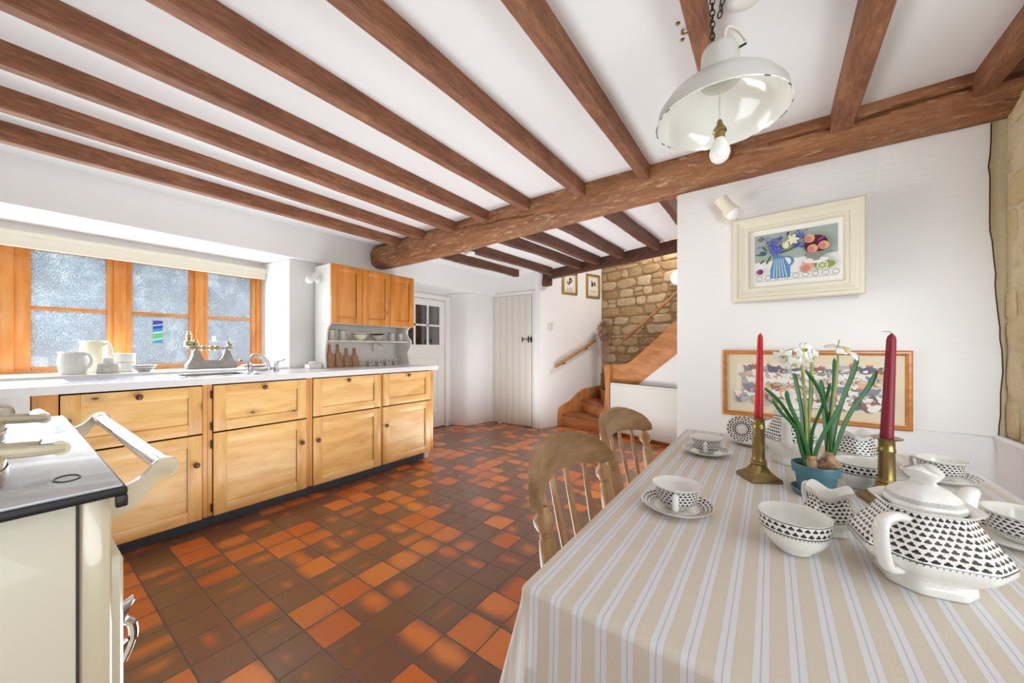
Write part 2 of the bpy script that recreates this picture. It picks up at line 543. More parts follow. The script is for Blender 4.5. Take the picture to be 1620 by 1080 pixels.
def mk_tiles():
    k = NT('quarry_tiles')
    P = 0.1513
    o = k.obj()
    x, y, _ = k.xyz(o)
    tx = k.div(k.add(x, 1.465), P)
    ty = k.div(k.sub(y, 0.824), P)
    ix, iy = k.fl(tx), k.fl(ty)
    fx, fy = k.fr(tx), k.fr(ty)
    rv = k.white(k.vec(ix, iy, 3.0))
    r1, r2, r3 = k.xyz(rv['Color'])
    rv2 = k.white(k.vec(ix, iy, 11.0))
    q1, q2, q3 = k.xyz(rv2['Color'])
    # fired blotch: bright heart, dark reduced edges, stretched at random
    cx = k.mul(k.sub(fx, k.add(0.3, k.mul(q1, 0.4))), k.add(0.55, k.mul(q3, 1.5)))
    cy = k.mul(k.sub(fy, k.add(0.3, k.mul(q2, 0.4))), k.add(0.55, k.mul(k.sub(1.0, q3), 1.5)))
    rad = k.m1('SQRT', k.add(k.mul(cx, cx), k.mul(cy, cy)))
    nv = k.vadd(k.vmul(o, (10.0, 10.0, 10.0)), k.vec(k.mul(q1, 37.0), k.mul(q2, 53.0), 0.0))
    nz = k.noise(nv, 1.0, 3.0, 0.55)
    lo = k.noise(k.vmul(o, (0.75, 0.75, 0.75)), 1.0, 1.0, 0.5)
    bias = k.add(k.sub(k.mul(r1, 1.65), 0.74), k.mul(k.sub(lo, 0.5), 0.9))
    t = k.step(k.add(k.sub(k.add(bias, k.mul(nz, 0.45)), k.mul(rad, 0.80)), 0.12), -0.05, 0.52)
    t = k.mn(k.mx(t, 0.04), 1.0)
    brown = k.mix(r2, srgb(134, 100, 66), srgb(136, 92, 76))
    brown = k.mix(k.mul(nz, 0.4), brown, srgb(92, 68, 56))
    orange = k.mix(r3, srgb(226, 116, 46), srgb(240, 148, 70))
    orange = k.mix(k.mul(q3, 0.45), orange, srgb(166, 78, 44))
    body = k.mix(t, brown, orange)
    grit = k.noise(o, 420.0, 2.0, 0.6)
    body = k.mix(k.mul(grit, 0.16), body, srgb(70, 46, 36))
    e = k.mn(k.mn(fx, k.sub(1.0, fx)), k.mn(fy, k.sub(1.0, fy)))
    wob = k.mul(k.noise(o, 40.0, 2.0, 0.5), 0.012)
    g = k.step(k.add(e, wob), 0.016, 0.028, 1.0, 0.0)
    base = k.mix(g, body, srgb(102, 88, 76))
    k.set(base=base, rough=k.add(k.mul(nz, 0.16), k.add(k.mul(g, 0.4), 0.17)), spec=0.5)
    h = k.add(k.mul(g, -1.0), k.add(k.mul(nz, 0.25), k.mul(k.add(k.mul(k.sub(r2, 0.5), fx), k.mul(k.sub(q1, 0.5), fy)), 0.35)))
    k.bump(h, 0.35, 0.006)
    return k.m


TILES = mk_tiles()


def mk_beam():
    k = NT('old_beam')
    o = k.obj()
    x, y, z = k.xyz(o)
    f1 = k.noise(k.vmul(o, (3.0, 14.0, 14.0)), 1.0, 5.0, 0.65, 0.6)
    f2 = k.noise(k.vmul(o, (16.0, 60.0, 60.0)), 1.0, 4.0, 0.7, 0.8)
    f3 = k.noise(k.vmul(o, (5.0, 24.0, 24.0)), 1.0, 4.0, 0.7, 1.5)
    base = k.ramp(k.add(k.mul(f1, 0.6), k.mul(f2, 0.4)), [(0.25, srgb(78, 46, 28)), (0.46, srgb(138, 88, 54)), (0.72, srgb(178, 124, 82))])
    bark = k.mul(k.step(f3, 0.52, 0.62), k.step(f2, 0.40, 0.58))
    base = k.mix(k.mul(bark, 0.8), base, srgb(206, 168, 124))
    v = k.vor(k.vmul(o, (2.6, 6.0, 6.0)), 1.0)
    kn = k.mul(k.step(v.outputs['Distance'], 0.20, 0.06), k.lt(k.xyz(v.outputs['Color'])[1], 0.22))
    base = k.mix(k.mul(kn, 0.8), base, srgb(52, 30, 20))
    k.set(base=base, rough=0.65)
    k.bump(k.add(k.add(f1, f2), k.mul(bark, 0.25)), 0.7, 0.012)
    return k.m


BEAM = mk_beam()


def mk_cloth():
    k = NT('striped_linen')
    u, v, _ = k.xyz(k.uv())
    p = k.fr(k.div(k.add(u, 0.237 + 0.0326 * 20.5), 0.0326))
    d = k.ab(k.sub(p, 0.5))
    white = k.step(d, 0.245, 0.215)
    lines = k.mul(k.lt(d, 0.025), 0.55)
    edge = k.mul(k.lt(k.ab(k.sub(d, 0.235)), 0.018), 0.4)
    wv = k.mul(k.m1('SINE', k.mul(u, 5200.0)), k.m1('SINE', k.mul(v, 5200.0)))
    nz = k.noise(k.vmul(k.vec(u, v, 0), (900.0, 160.0, 1.0)), 1.0, 3.0, 0.6)
    beige = k.mix(nz, srgb(212, 201, 184), srgb(232, 223, 208))
    c = k.mix(white, beige, srgb(232, 232, 234))
    c = k.mix(lines, c, srgb(168, 176, 192))
    c = k.mix(edge, c, srgb(198, 196, 198))
    k.set(base=c, rough=0.85, spec=0.15, sheen=0.1)
    k.bump(k.add(nz, k.mul(wv, 0.2)), 0.12, 0.002)
    return k.m


CLOTH = mk_cloth()


def mk_stone(name, cols, mort=False):
    k = NT(name)
    o = k.obj()
    if mort:
        f = k.noise(o, 30.0, 4.0, 0.65)
        k.set(base=k.mix(f, srgb(*cols[0]), srgb(*cols[1])), rough=0.95, spec=0.1)
        k.bump(k.noise(o, 70.0, 4.0, 0.7), 0.7, 0.01)
        return k.m
    r = k.n('ShaderNodeNewGeometry').outputs['Random Per Island']
    f = k.noise(o, 16.0, 5.0, 0.65)
    c = k.ramp(k.add(k.mul(r, 0.8), k.mul(f, 0.25)), [(i / (len(cols) - 1), srgb(*c)) for i, c in enumerate(cols)])
    st = k.step(k.noise(k.vadd(o, (3.0, 5.0, 1.0)), 9.0, 4.0, 0.6), 0.52, 0.7)
    c = k.mix(k.mul(st, 0.45), c, srgb(168, 130, 76))
    pits = k.step(k.noise(o, 75.0, 3.0, 0.6), 0.36, 0.28)
    c = k.mix(k.mul(pits, 0.5), c, srgb(104, 84, 62))
    k.set(base=c, rough=0.92, spec=0.15)
    k.bump(k.add(f, k.mul(k.noise(o, 55.0, 4.0, 0.7), 0.6)), 0.8, 0.02)
    return k.m


STONE = mk_stone('cotswold_rubble', [(146, 118, 82), (186, 160, 124), (206, 184, 150), (166, 134, 94), (214, 196, 166)])
MORTAR = mk_stone('brown_mortar', [(140, 112, 78), (172, 142, 104)], True)
STONEP = mk_stone('pale_limestone', [(212, 194, 156), (226, 212, 180), (206, 184, 140), (230, 220, 196)])
MORTARP = mk_stone('pale_mortar', [(206, 190, 154), (222, 210, 182)], True)


def mk_pane(name, tint, amount, speck):
    """window glass with a film of winter grime that catches the light"""
    k = NT(name)
    o = k.obj()
    n1 = k.noise(o, 120.0, 3.0, 0.65)
    n2 = k.noise(o, 5.0, 3.0, 0.6)
    f = k.mul(k.step(k.add(k.mul(n1, 0.75), k.mul(n2, 0.40)), 0.50, 0.68), speck)
    f = k.mn(k.add(f, amount), 0.95)
    tr = k.n('ShaderNodeBsdfTransparent', {0: (*tint, 1)})
    dif = k.n('ShaderNodeBsdfTranslucent', {0: (0.95, 0.97, 1.0, 1)})
    gl = k.n('ShaderNodeBsdfGlossy', {0: (1, 1, 1, 1), 1: 0.03})
    m1 = k.n('ShaderNodeMixShader', {0: f, 1: tr.outputs[0], 2: dif.outputs[0]})
    fr = k.n('ShaderNodeFresnel', {0: 1.45})
    m2 = k.n('ShaderNodeMixShader', {0: k.mul(fr.outputs[0], 0.8), 1: m1.outputs[0], 2: gl.outputs[0]})
    k.t.links.new(m2.outputs[0], k.out.inputs['Surface'])
    return k.m


PANE = mk_pane('grimy_glass', (0.97, 0.985, 1.0), 0.20, 0.85)
CLEAR = mk_pane('clear_glass', (0.95, 0.96, 0.97), 0.02, 0.0)


def mk_hedge():
    k = NT('winter_hedge')
    o = k.obj()
    f = k.noise(o, 7.0, 5.0, 0.7)
    k.set(base=k.ramp(f, [(0.3, srgb(130, 146, 154)), (0.5, srgb(178, 192, 200)), (0.64, srgb(234, 238, 240))]), rough=0.9, spec=0.1)
    return k.m


HEDGE = mk_hedge()
FROST = plain('frosted_lawn', (196, 206, 206), 0.9, var=0.12, vscale=9)
ROOFM = plain('outhouse_roof', (160, 168, 174), 0.8, var=0.06, vscale=6)

# ------------------------------------------------------------------ room shell
fb = MB()
fb.box((-4.2, -3.1, -0.06), (1.7, 6.2, 0.0))
struct(fb.build('floor', TILES, smooth=False))

S0 = Vector((-2.14, 5.395, 0))            # corner of the stair well: e1 along the stone wall, e2 back towards the room
E1 = Vector((0.948, -0.317, 0)).normalized()
E2 = Vector((-0.317, -0.948, 0)).normalized()
SRZ = atan2(E1.y, E1.x)


def sw(a, b, z):
    return S0 + E1 * a + E2 * b + Vector((0, 0, z))


ZC = 2.125
cb = MB()
pa = sw(-0.20, 1.17, 0); pb = sw(4.2, 1.17, 0)
poly = [(-3.32, -3.1), (1.7, -3.1), (1.7, pb.y + 0.15), (pb.x, pb.y), (pa.x, pa.y), (-3.32, 4.3)]
cb.prism(poly, lambda u, v, t: (u, v, t), ZC, ZC + 0.12)
struct(cb.build('ceiling', PLC, smooth=False))
cb = MB()
cb.prism([(-0.15, -0.12), (3.2, -0.12), (3.2, 1.3), (-0.15, 1.3)], lambda u, v, t: sw(u, v, t), 3.1, 3.2)
cb.prism([(-0.15, 1.17), (3.2, 1.17), (3.2, 1.25), (-0.15, 1.25)], lambda u, v, t: sw(u, v, t), 2.1245, 3.1)
cb.prism([(2.3, -0.12), (2.4, -0.12), (2.4, 1.3), (2.3, 1.3)], lambda u, v, t: sw(u, v, t), 0, 3.1)
struct(cb.build('ceiling_landing', PLC, smooth=False))

wb = MB()
bv = 0.018
wb.box((-4.05, -3.1, 0), (-3.345, 1.416, 0.905))
wb.box((-4.05, -3.1, 1.853), (-3.30, 4.25, 2.30), bv)
V = lambda u, v, t: (u, v, t)
wb.prism([(-3.345, 1.416), (-3.345, 2.66), (-4.05, 2.66), (-4.05, 1.34)], V, 0, 1.853, bev=0.012)
wb.prism([(-3.735, 3.655), (-3.475, 3.722), (-3.425, 3.775), (-3.345, 4.2), (-3.345, 4.3), (-4.05, 4.3), (-4.05, 3.655)], V, 0, 1.853, bev=0.014)
wb.box((-4.05, 2.64, 1.745), (-3.735, 3.70, 1.87))
wb.box((-4.05, -3.1, 0.9), (-3.345, -0.75, 1.853))
wb.box((-4.05, -0.75, 1.80), (-3.78, 1.40, 1.853))
struct(wb.build('wall_left', PL))
wb = MB()
wb.box((-3.42, 4.2, 1.842), (-2.54, 4.32, 2.2))
wb.box((-2.612, 4.2, 0), (-2.54, 4.32, 1.842))
wb.box((-3.42, 4.2, 0), (-3.338, 4.32, 1.842))
wb.box((-3.5, 4.6, 0), (-2.45, 4.65, 2.2))
struct(wb.build('wall_far', PL))
wb = MB()
wb.prism([(-0.1, -0.1), (0.0, -0.1), (0.0, 1.25), (-0.06, 1.285), (-0.1, 1.25)], lambda u, v, t: sw(u, v, t), 0, 3.1)
struct(wb.build('wall_stair', PL))
wb = MB()
wb.box((-4.05, -3.1, 0), (1.7, -3.0, 2.2))
struct(wb.build('wall_rear', PL, smooth=False))
wb = MB()
wb.box((1.6, -3.0, 0), (1.7, 1.16, 2.2))
wb.box((0.95, 1.15, 0), (1.7, 1.25, 2.2))
struct(wb.build('wall_side', PL, smooth=False))
wb = MB()
wb.box((-0.447, 2.28, 0), (1.2, 2.40, 2.2), 0.01)
struct(wb.build('wall_picture', PL))


def stone_wall(name, parent, fn, w, h, mats, seed, hmin, hmax, gap, bulge, exs=(2.1, 3.4)):
    """coursed rubble: irregular stones standing out of a mortar bed; fn(a, z, out) -> 3D"""
    rng = random.Random(seed)
    m = MB()
    z = 0.0
    while z < h:
        rh = rng.uniform(hmin, hmax)
        a = -rng.uniform(0, 0.15)
        while a < w:
            sl = rng.uniform(0.7, 3.0) * rh
            split = rng.random() < 0.22 and rh > (hmin + hmax) / 2
            parts = [(z, z + rh)] if not split else [(z, z + rh * 0.48), (z + rh * 0.5, z + rh)]
            for (z0, z1) in parts:
                a0, a1 = max(a, 0.0), min(a + sl, w)
                if a1 - a0 < 0.03: continue
                ca, cz = (a0 + a1) / 2, (z0 + z1) / 2
                ra, rz = (a1 - a0) / 2 - gap * rng.uniform(0.4, 1.3), (z1 - z0) / 2 - gap * rng.uniform(0.4, 1.3)
                if ra < 0.01 or rz < 0.008: continue
                N = 18
                ph = [rng.uniform(0, 6.28) for _ in range(3)]
                am = [rng.uniform(0.03, 0.16), rng.uniform(0.03, 0.13), rng.uniform(0.02, 0.10)]
                tilt = rng.uniform(-0.16, 0.16)
                ex = rng.uniform(*exs)
                hb = bulge * rng.uniform(0.45, 1.2)
                rings = []
                for (s, o) in ((1.0, -0.01), (1.0, hb * 0.45), (0.93, hb * 0.85), (0.70, hb), (0.3, hb * 1.04)):
                    ring = []
                    for i in range(N):
                        t = 2 * pi * i / N
                        c_, s_ = cos(t), sin(t)
                        rr = (abs(c_) ** ex + abs(s_) ** ex) ** (-1 / ex)
                        rr *= 1 - sum(A * (0.5 + 0.5 * cos((q + 2) * t + ph[q])) for q, A in enumerate(am))
                        u, v = ra * rr * c_ * s, rz * rr * s_ * s
                        ring.append(fn(ca + u - v * tilt, cz + v + u * tilt * 0.6, o + rng.uniform(-0.0012, 0.0012)))
                    rings.append(ring)
                m.loft(rings, None, True, False, True, 0)
            a += sl
        z += rh
    o = m.build(name, mats, parent, ang=60)
    return o


mb = MB()
mb.prism([(-0.15, -0.14), (2.35, -0.14), (2.35, 0.0), (-0.15, 0.0)], lambda u, v, t: sw(u, v, t), 0, 3.1)
wst = struct(mb.build('wall_back', MORTAR, smooth=False))
struct(stone_wall('rubble_stones', wst, lambda a, z, o: sw(a, o, z + 0.35), 2.3, 2.2, STONE, 5, 0.040, 0.15, 0.0015, 0.014, (2.4, 5.5)))

mb = MB()
mb.box((0.752, 1.15, 0), (0.95, 2.28, 2.2))
mb.box((0.700, 2.2778, 0.74), (0.76, 2.285, 2.0))
wsr = struct(mb.build('wall_right', MORTARP, smooth=False))
struct(stone_wall('limestone_blocks', wsr, lambda a, z, o: (0.752 - o, 2.278 - a, z + 0.74), 1.1, 1.4, STONEP, 9, 0.09, 0.22, -0.004, 0.008, (3.0, 7.0)))
mb = MB()
pts = [(0.726, 0.0), (0.726, 0.70), (0.716, 0.735), (0.722, 0.745), (0.735, 0.745), (0.735, 0)]
mb.prism([(x, z) for x, z in pts], lambda u, v, t: (u, t, v), 1.15, 2.28)
struct(mb.build('trim_ledge', PL))
# plaster of the picture wall laps on to the stone in a ragged edge
mb = MB()
rg = random.Random(4)
ed = []
for i in range(30):
    z = 0.74 + (1.98 - 0.74) * i / 29
    ed.append((0.717 + 0.016 * sin(z * 4.1 - 2.4) + rg.uniform(-0.003, 0.003), z))
mb.loft([[(x - 0.34, 2.2802, z), (x - 0.20, 2.2790, z), (x - 0.06, 2.2745, z), (x - 0.012, 2.2665, z), (x, 2.268, z), (x + 0.003, 2.279, z)] for x, z in ed], None, False)
struct(mb.build('trim_plaster_edge', PL))
mb = MB()
mb.tube([(x + 0.003, 2.2725, z) for x, z in ed], 0.0022, 6)
struct(mb.build('trim_plaster_crack', plain('crack', (70, 48, 40), 0.9)))

# sill along the window
mb = MB()
mb.box((-3.86, -0.74, 0.86), (-3.325, 1.40, 0.929), 0.006)
struct(mb.build('trim_sill', WORKTOP))

# ------------------------------------------------------------------ window
win = struct(thing('window_1', None, None))
XF = -3.80
m = MB()
for (y0, y1) in ((-0.026, 0.036), (0.453, 0.514), (0.899, 0.952), (1.328, 1.372), (-0.70, -0.60)):
    m.box((XF - 0.06, y0, 0.905), (XF + 0.012, y1, 1.79), 0.004)
struct(m.build('mullion', WINV, win))
m = MB()
m.box((XF - 0.06, -0.7, 0.90), (XF + 0.008, 1.372, 0.94), 0.004)
m.box((XF - 0.06, -0.7, 1.745), (XF + 0.008, 1.372, 1.80), 0.004)
struct(m.build('window_frame', WINH, win))
sashes = [(-0.61, -0.024), (0.034, 0.455), (0.512, 0.901), (0.950, 1.330)]
for (y0, y1) in sashes:
    m = MB()
    sx0, sx1 = XF - 0.05, XF
    s = 0.035
    m.box((sx0, y0, 0.944), (sx1, y0 + (0.066 if y0 == 0.034 else s), 1.742), 0.004, 0)
    m.box((sx0, y1 - s, 0.944), (sx1, y1, 1.742), 0.004, 0)
    ya, yb = y0 + (0.066 if y0 == 0.034 else s), y1 - s
    m.box((sx0, ya, 0.944), (sx1, yb, 0.966), 0.003, 1)
    m.box((sx0, ya, 1.715), (sx1, yb, 1.742), 0.003, 1)
    m.box((sx0 + 0.008, ya, 1.331), (sx1 - 0.004, yb, 1.355), 0.003, 1)
    sa = struct(m.build('casement', [WINV, WINH], win))
    m = MB()
    m.box((XF - 0.030, ya - 0.004, 0.962), (XF - 0.026, yb + 0.004, 1.72))
    struct(m.build('glass_pane', PANE, sa, smooth=False))

# view outside: frosted garden, hedge, a low outhouse
m = MB()
m.box((-30, -16, -0.2), (-4.06, 22, -0.05))
struct(m.build('ground', FROST, smooth=False))


def hedge(name, label, x, y0, y1, h, d, seed):
    rng = random.Random(seed)
    m = MB()
    n = 26
    rings = []
    for j in range(int((y1 - y0) / 0.22)):
        y = y0 + j * 0.22
        ring = []
        for i in range(n):
            t = pi * i / (n - 1)
            r = 1 + rng.uniform(-0.16, 0.16)
            ring.append((x + d * cos(t) * r, y + rng.uniform(-0.08, 0.08), max(-0.06, h * sin(t) ** 0.7 * (1 + rng.uniform(-0.10, 0.10)))))
        rings.append(ring)
    m.loft(rings, None, False)
    o = m.build(name, HEDGE, ang=20)
    tag(o, label, 'hedge', kind='stuff')


hedge('garden_hedge', 'pale frosty garden hedge seen hazily through the kitchen window', -9.5, -12, 16, 5.5, 0.9, 3)
m = MB()
m.prism([(2.15, -0.05), (6.5, -0.05), (6.5, 1.75), (3.6, 2.7), (2.15, 1.15)], lambda u, v, t: (t, u, v), -7.6, -7.0)
tag(m.build('garden_outhouse', ROOFM, smooth=False), 'pale low outhouse gable beyond the window pane by the tap', 'outhouse')

# ------------------------------------------------------------------ doors
d1 = struct(thing('door_1', None, None))
DX = -3.715
m = MB()
m.box((-3.75, 3.585, 0), (-3.69, 3.668, 1.80), 0.004)
m.box((-3.75, 2.662, 0), (-3.69, 2.72, 1.80), 0.004)
m.box((-3.75, 2.7205, 1.745), (-3.692, 3.5845, 1.80), 0.003)
struct(m.build('door_frame', PAINT, d1))
m = MB()
gy = [2.84, 3.046, 3.075, 3.266, 3.295, 3.487]
gz = [1.132, 1.378, 1.402, 1.652]
x0, x1 = DX - 0.03, DX
m.box((x0, 2.725, 0.01), (x1, 3.582, gz[0]), 0.003)
m.box((x0, 2.725, gz[3]), (x1, 3.582, 1.74), 0.003)
m.box((x0, 2.725, gz[0]), (x1, gy[0], gz[3]))
m.box((x0, gy[5], gz[0]), (x1, 3.582, gz[3]))
for a, b in ((1, 2), (3, 4)): m.box((x0, gy[a], gz[0]), (x1 - 0.004, gy[b], gz[3]))
m.box((x0, gy[0], gz[1]), (x1 - 0.004, gy[5], gz[2]))
for (a, b, c, d) in ((2.84, 3.46, 0.22, 0.235), (2.84, 3.46, 0.94, 0.955), (2.84, 2.855, 0.22, 0.955), (3.445, 3.46, 0.22, 0.955)):
    m.box((x1 - 0.001, a, c), (x1 + 0.009, b, d), 0.003)
struct(m.build('door_leaf', PAINT, d1))
m = MB()
m.box((DX - 0.018, 2.84, gz[0]), (DX - 0.014, 3.487, gz[3]))
struct(m.build('door_glass', CLEAR, d1, smooth=False))
m = MB()
for z in (0.25, 1.45): m.tube([(DX + 0.004, 3.585, z - 0.04), (DX + 0.004, 3.585, z + 0.04)], 0.006, 8)
struct(m.build('door_hinges', PAINT, d1))
# passage behind the glazed door, its gloom painted as dark grey walls
m = MB()
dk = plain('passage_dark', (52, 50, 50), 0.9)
m.box((-5.2, 2.2, 0), (-5.15, 4.2, 2.2)); m.box((-5.2, 2.15, 0), (-4.0, 2.2, 2.2)); m.box((-5.2, 4.2, 0), (-4.0, 4.25, 2.2)); m.box((-5.2, 2.2, 2.1), (-4.0, 4.2, 2.2))
m.box((-5.15, 2.2, -0.05), (-4.0, 4.2, 0.0))
struct(m.build('wall_passage', dk, smooth=False))
m = MB()
m.box((-4.6, 3.5, 0.0), (-4.56, 3.8, 2.0)); m.box((-4.6, 3.02, 0.0), (-4.56, 3.22, 2.0))
struct(m.build('trim_passage', plain('passage_grey', (150, 148, 146), 0.9), smooth=False))

d2 = struct(thing('door_2', None, None))
m = MB()
DY = 4.20
xs = [-3.325 + i * (0.657 / 6) for i in range(7)]
for i in range(6):
    m.box((xs[i] + 0.0008, DY - 0.012, 0.012), (xs[i + 1] - 0.0008, DY + 0.02, 1.826), 0.003)
struct(m.build('door_boards', plain('door_cream', (226, 220, 210), 0.5, var=0.02), d2))
m = MB()
m.box((-3.365, DY - 0.014, 0), (-3.331, DY + 0.03, 1.872), 0.004)
m.box((-2.655, DY - 0.014, 0), (-2.600, DY + 0.03, 1.872), 0.004)
m.box((-3.3305, DY - 0.013, 1.831), (-2.6555, DY + 0.03, 1.871), 0.003)
struct(m.build('door_frame', PAINT, d2))
m = MB()
m.box((-2.815, DY - 0.026, 1.200), (-2.655, DY - 0.018, 1.209), 0.002)
m.box((-2.812, DY - 0.030, 1.170), (-2.802, DY - 0.012, 1.240), 0.003)
m.box((-2.710, DY - 0.032, 1.160), (-2.700, DY - 0.012, 1.248), 0.003)
m.box((-2.668, DY - 0.034, 1.165), (-2.648, DY - 0.012, 1.236), 0.003)
struct(m.build('latch', BLACK, d2))
m = MB()
m.box((-3.345, DY - 0.02, 1.62), (-3.325, DY - 0.01, 1.70), 0.002)
m.box((-3.345, DY - 0.02, 0.25), (-3.325, DY - 0.01, 0.33), 0.002)
struct(m.build('hinge', PAINT, d2))

# ------------------------------------------------------------------ timbers overhead
# great beam: an old trunk squared by hand
bt = MB()
rings, vs = [], []
rg = random.Random(2)


def crack(x):
    """height of the long drying shakes along the front of the beam"""
    if x > -0.06: return 2.070 + 0.016 * (x + 0.03) + 0.004 * sin(x * 17)
    if -2.15 < x < -1.35: return 2.060 - 0.055 * (x + 2.12) + 0.003 * sin(x * 19)
    return None


nb, ns = 132, 70
for i in range(ns + 1):
    f = i / ns
    x = -3.31 + 4.06 * f
    r = 0.118 + 0.030 * f
    if i == 0: r *= 0.9
    cz = 2.016 + 0.128 * f - 0.010 * sin(f * 7)
    cy = 2.262 + 0.012 * sin(f * 9)
    ring = []
    for k in range(nb):
        t = 2 * pi * k / nb
        sq = (abs(cos(t)) ** 3.0 + abs(sin(t)) ** 3.0) ** (-1 / 3.0)
        rr = r * (0.55 + 0.45 * sq) * (1 + 0.03 * sin(2 * t + f * 8) + 0.02 * sin(3 * t - f * 13) + 0.012 * sin(7 * t + f * 31) + rg.uniform(-0.008, 0.008))
        # a long drying shake along the face towards the camera
        tc = -pi / 2 - 0.62 + 0.10 * sin(f * 10)
        ck = crack(x)
        if ck is not None and abs(t - (pi - math.asin(max(-0.95, min(0.95, (ck - cz) / r))))) < 0.030: rr *= 0.87
        ring.append((x, cy + rr * cos(t), cz + rr * 1.02 * sin(t)))
    rings.append(ring)
bt.loft(rings, None, True, True, True)
tag(bt.build('great_beam', BEAM, ang=50), 'massive old rounded timber beam spanning the ceiling across the joists', 'beam', kind='thing')


def joist(name, pts_near, pts_far, w, zb0, zb1, mat, label, group, seed, zt=ZC + 0.02):
    rng = random.Random(seed)
    (xa, ya), (xb, yb) = pts_near, pts_far
    m = MB()
    n = 26
    rings = []
    for i in range(n + 1):
        f = i / n
        x = xa + (xb - xa) * f
        y = ya + (yb - ya) * f
        zb = zb0 + (zb1 - zb0) * f + 0.004 * sin(f * 9 + seed) + rng.uniform(-0.0015, 0.0015)
        h = w / 2 + 0.0025 * sin(f * 11 + seed * 2) + rng.uniform(-0.001, 0.001)
        c = 0.006
        rings.append([(x - h, y, zt), (x - h, y, zb + c), (x - h + c, y, zb), (x + h - c, y, zb), (x + h, y, zb + c), (x + h, y, zt)])
    m.loft(rings, None, True, True, True)
    o = m.build(name, mat, ang=30)
    tag(o, label, 'joist', group, 'thing')
    return o


fj = [(-2.905, -2.862), (-2.495, -2.512), (-2.118, -2.135), (-1.742, -1.764), (-1.342, -1.391), (-0.940, -0.981), (-0.554, -0.586), (-0.160, -0.185), (0.216, 0.252), (0.652, 0.650)]
words_ = ['first out from the window wall', 'second out from the window wall', 'third out from the window wall', 'fourth out from the window wall',
          'fifth out from the window wall', 'sixth out from the window wall', 'seventh out, just before the pendant lamp', 'directly behind the chain of the pendant lamp',
          'between the pendant lamp and the stone wall', 'against the pale stone wall']
for i, (a, b) in enumerate(fj):
    joist('ceiling_joist', (a, -2.95), (b, 2.155), 0.058 + (0.012 if i == 8 else 0), 2.036, 2.046, JOIST,
          'sawn brown ceiling joist on the camera side, ' + words_[i], 'joists between camera and great beam', i)
rj = [(-2.835, -2.755, 4.02), (-2.435, -2.325, 4.16), (-1.985, -1.87, 4.06), (-1.715, -1.61, 3.97), (-1.36, -1.30, 3.86), (-0.965, -0.905, 3.74), (-0.57, -0.55, 3.64)]
rw = ['first out from the kitchen wall', 'second, beside the smoke alarm', 'third from the kitchen wall', 'fourth from the kitchen wall', 'fifth from the kitchen wall', 'sixth from the kitchen wall', 'just beside the picture wall']
for i, (a, b, ye) in enumerate(rj):
    joist('passage_joist', (a, 2.385), (b, ye - 0.045), 0.062, 2.035, 2.035, DARK, 'dark brown joist beyond the great beam, ' + rw[i], 'joists beyond the great beam', 20 + i)
m = MB()
hw = 0.045
m.hexa([tuple(sw(0.004, 1.17 + hw, 2.012)), tuple(sw(0.004, 1.17 - hw, 2.012)), tuple(sw(2.25, 1.10 - hw, 2.012)), tuple(sw(2.25, 1.10 + hw, 2.012)),
        tuple(sw(0.004, 1.17 + hw, 2.124)), tuple(sw(0.004, 1.17 - hw, 2.124)), tuple(sw(2.25, 1.10 - hw, 2.124)), tuple(sw(2.25, 1.10 + hw, 2.124))], 0.006)
tag(m.build('trimmer_beam', DARKX), 'dark trimmer beam edging the stair opening, carrying the far joist ends', 'beam', kind='thing')
m = MB()
Mx = Matrix.Translation(sw(0.045, 1.17, 1.97)) @ Matrix.Rotation(SRZ, 4, 'Z')
m.box((-0.06, -0.05, -0.045), (0.06, 0.05, 0.045), 0.012, M=Mx)
tag(m.build('timber_corbel', DARK), 'stubby dark wooden block under the trimmer beam at the wall', 'bracket', kind='thing')

# ------------------------------------------------------------------ kitchen units
FX = -2.735       # face of the doors


def panelled(name, parent, y0, y1, z0, z1, xf, st, mats, th=0.018, rec=0.009, vert=False):
    """framed door or drawer front facing +X: stiles upright, rails level, recessed panel"""
    m = MB()
    b = 0.0022
    m.box((xf - th, y0, z0), (xf, y0 + st, z1), b, 0)
    m.box((xf - th, y1 - st, z0), (xf, y1, z1), b, 0)
    m.box((xf - th, y0 + st, z0), (xf, y1 - st, z0 + st), b, 1)
    m.box((xf - th, y0 + st, z1 - st), (xf, y1 - st, z1), b, 1)
    m.box((xf - th + 0.002, y0 + st - 0.004, z0 + st - 0.004), (xf - rec, y1 - st + 0.004, z1 - st + 0.004), 0, 0 if vert else 1)
    return m.build(name, mats, parent)


def knob(parent, y, z, xf=FX, s=1.0):
    m = MB()
    m.lathe([(0.006 * s, 0), (0.0055 * s, 0.008 * s), (0.012 * s, 0.013 * s), (0.0155 * s, 0.019 * s), (0.015 * s, 0.025 * s), (0.009 * s, 0.030 * s), (0.002 * s, 0.031 * s)], 20, (xf, y, z), 'X')
    return m.build('knob', KNOBW, parent, ang=60)


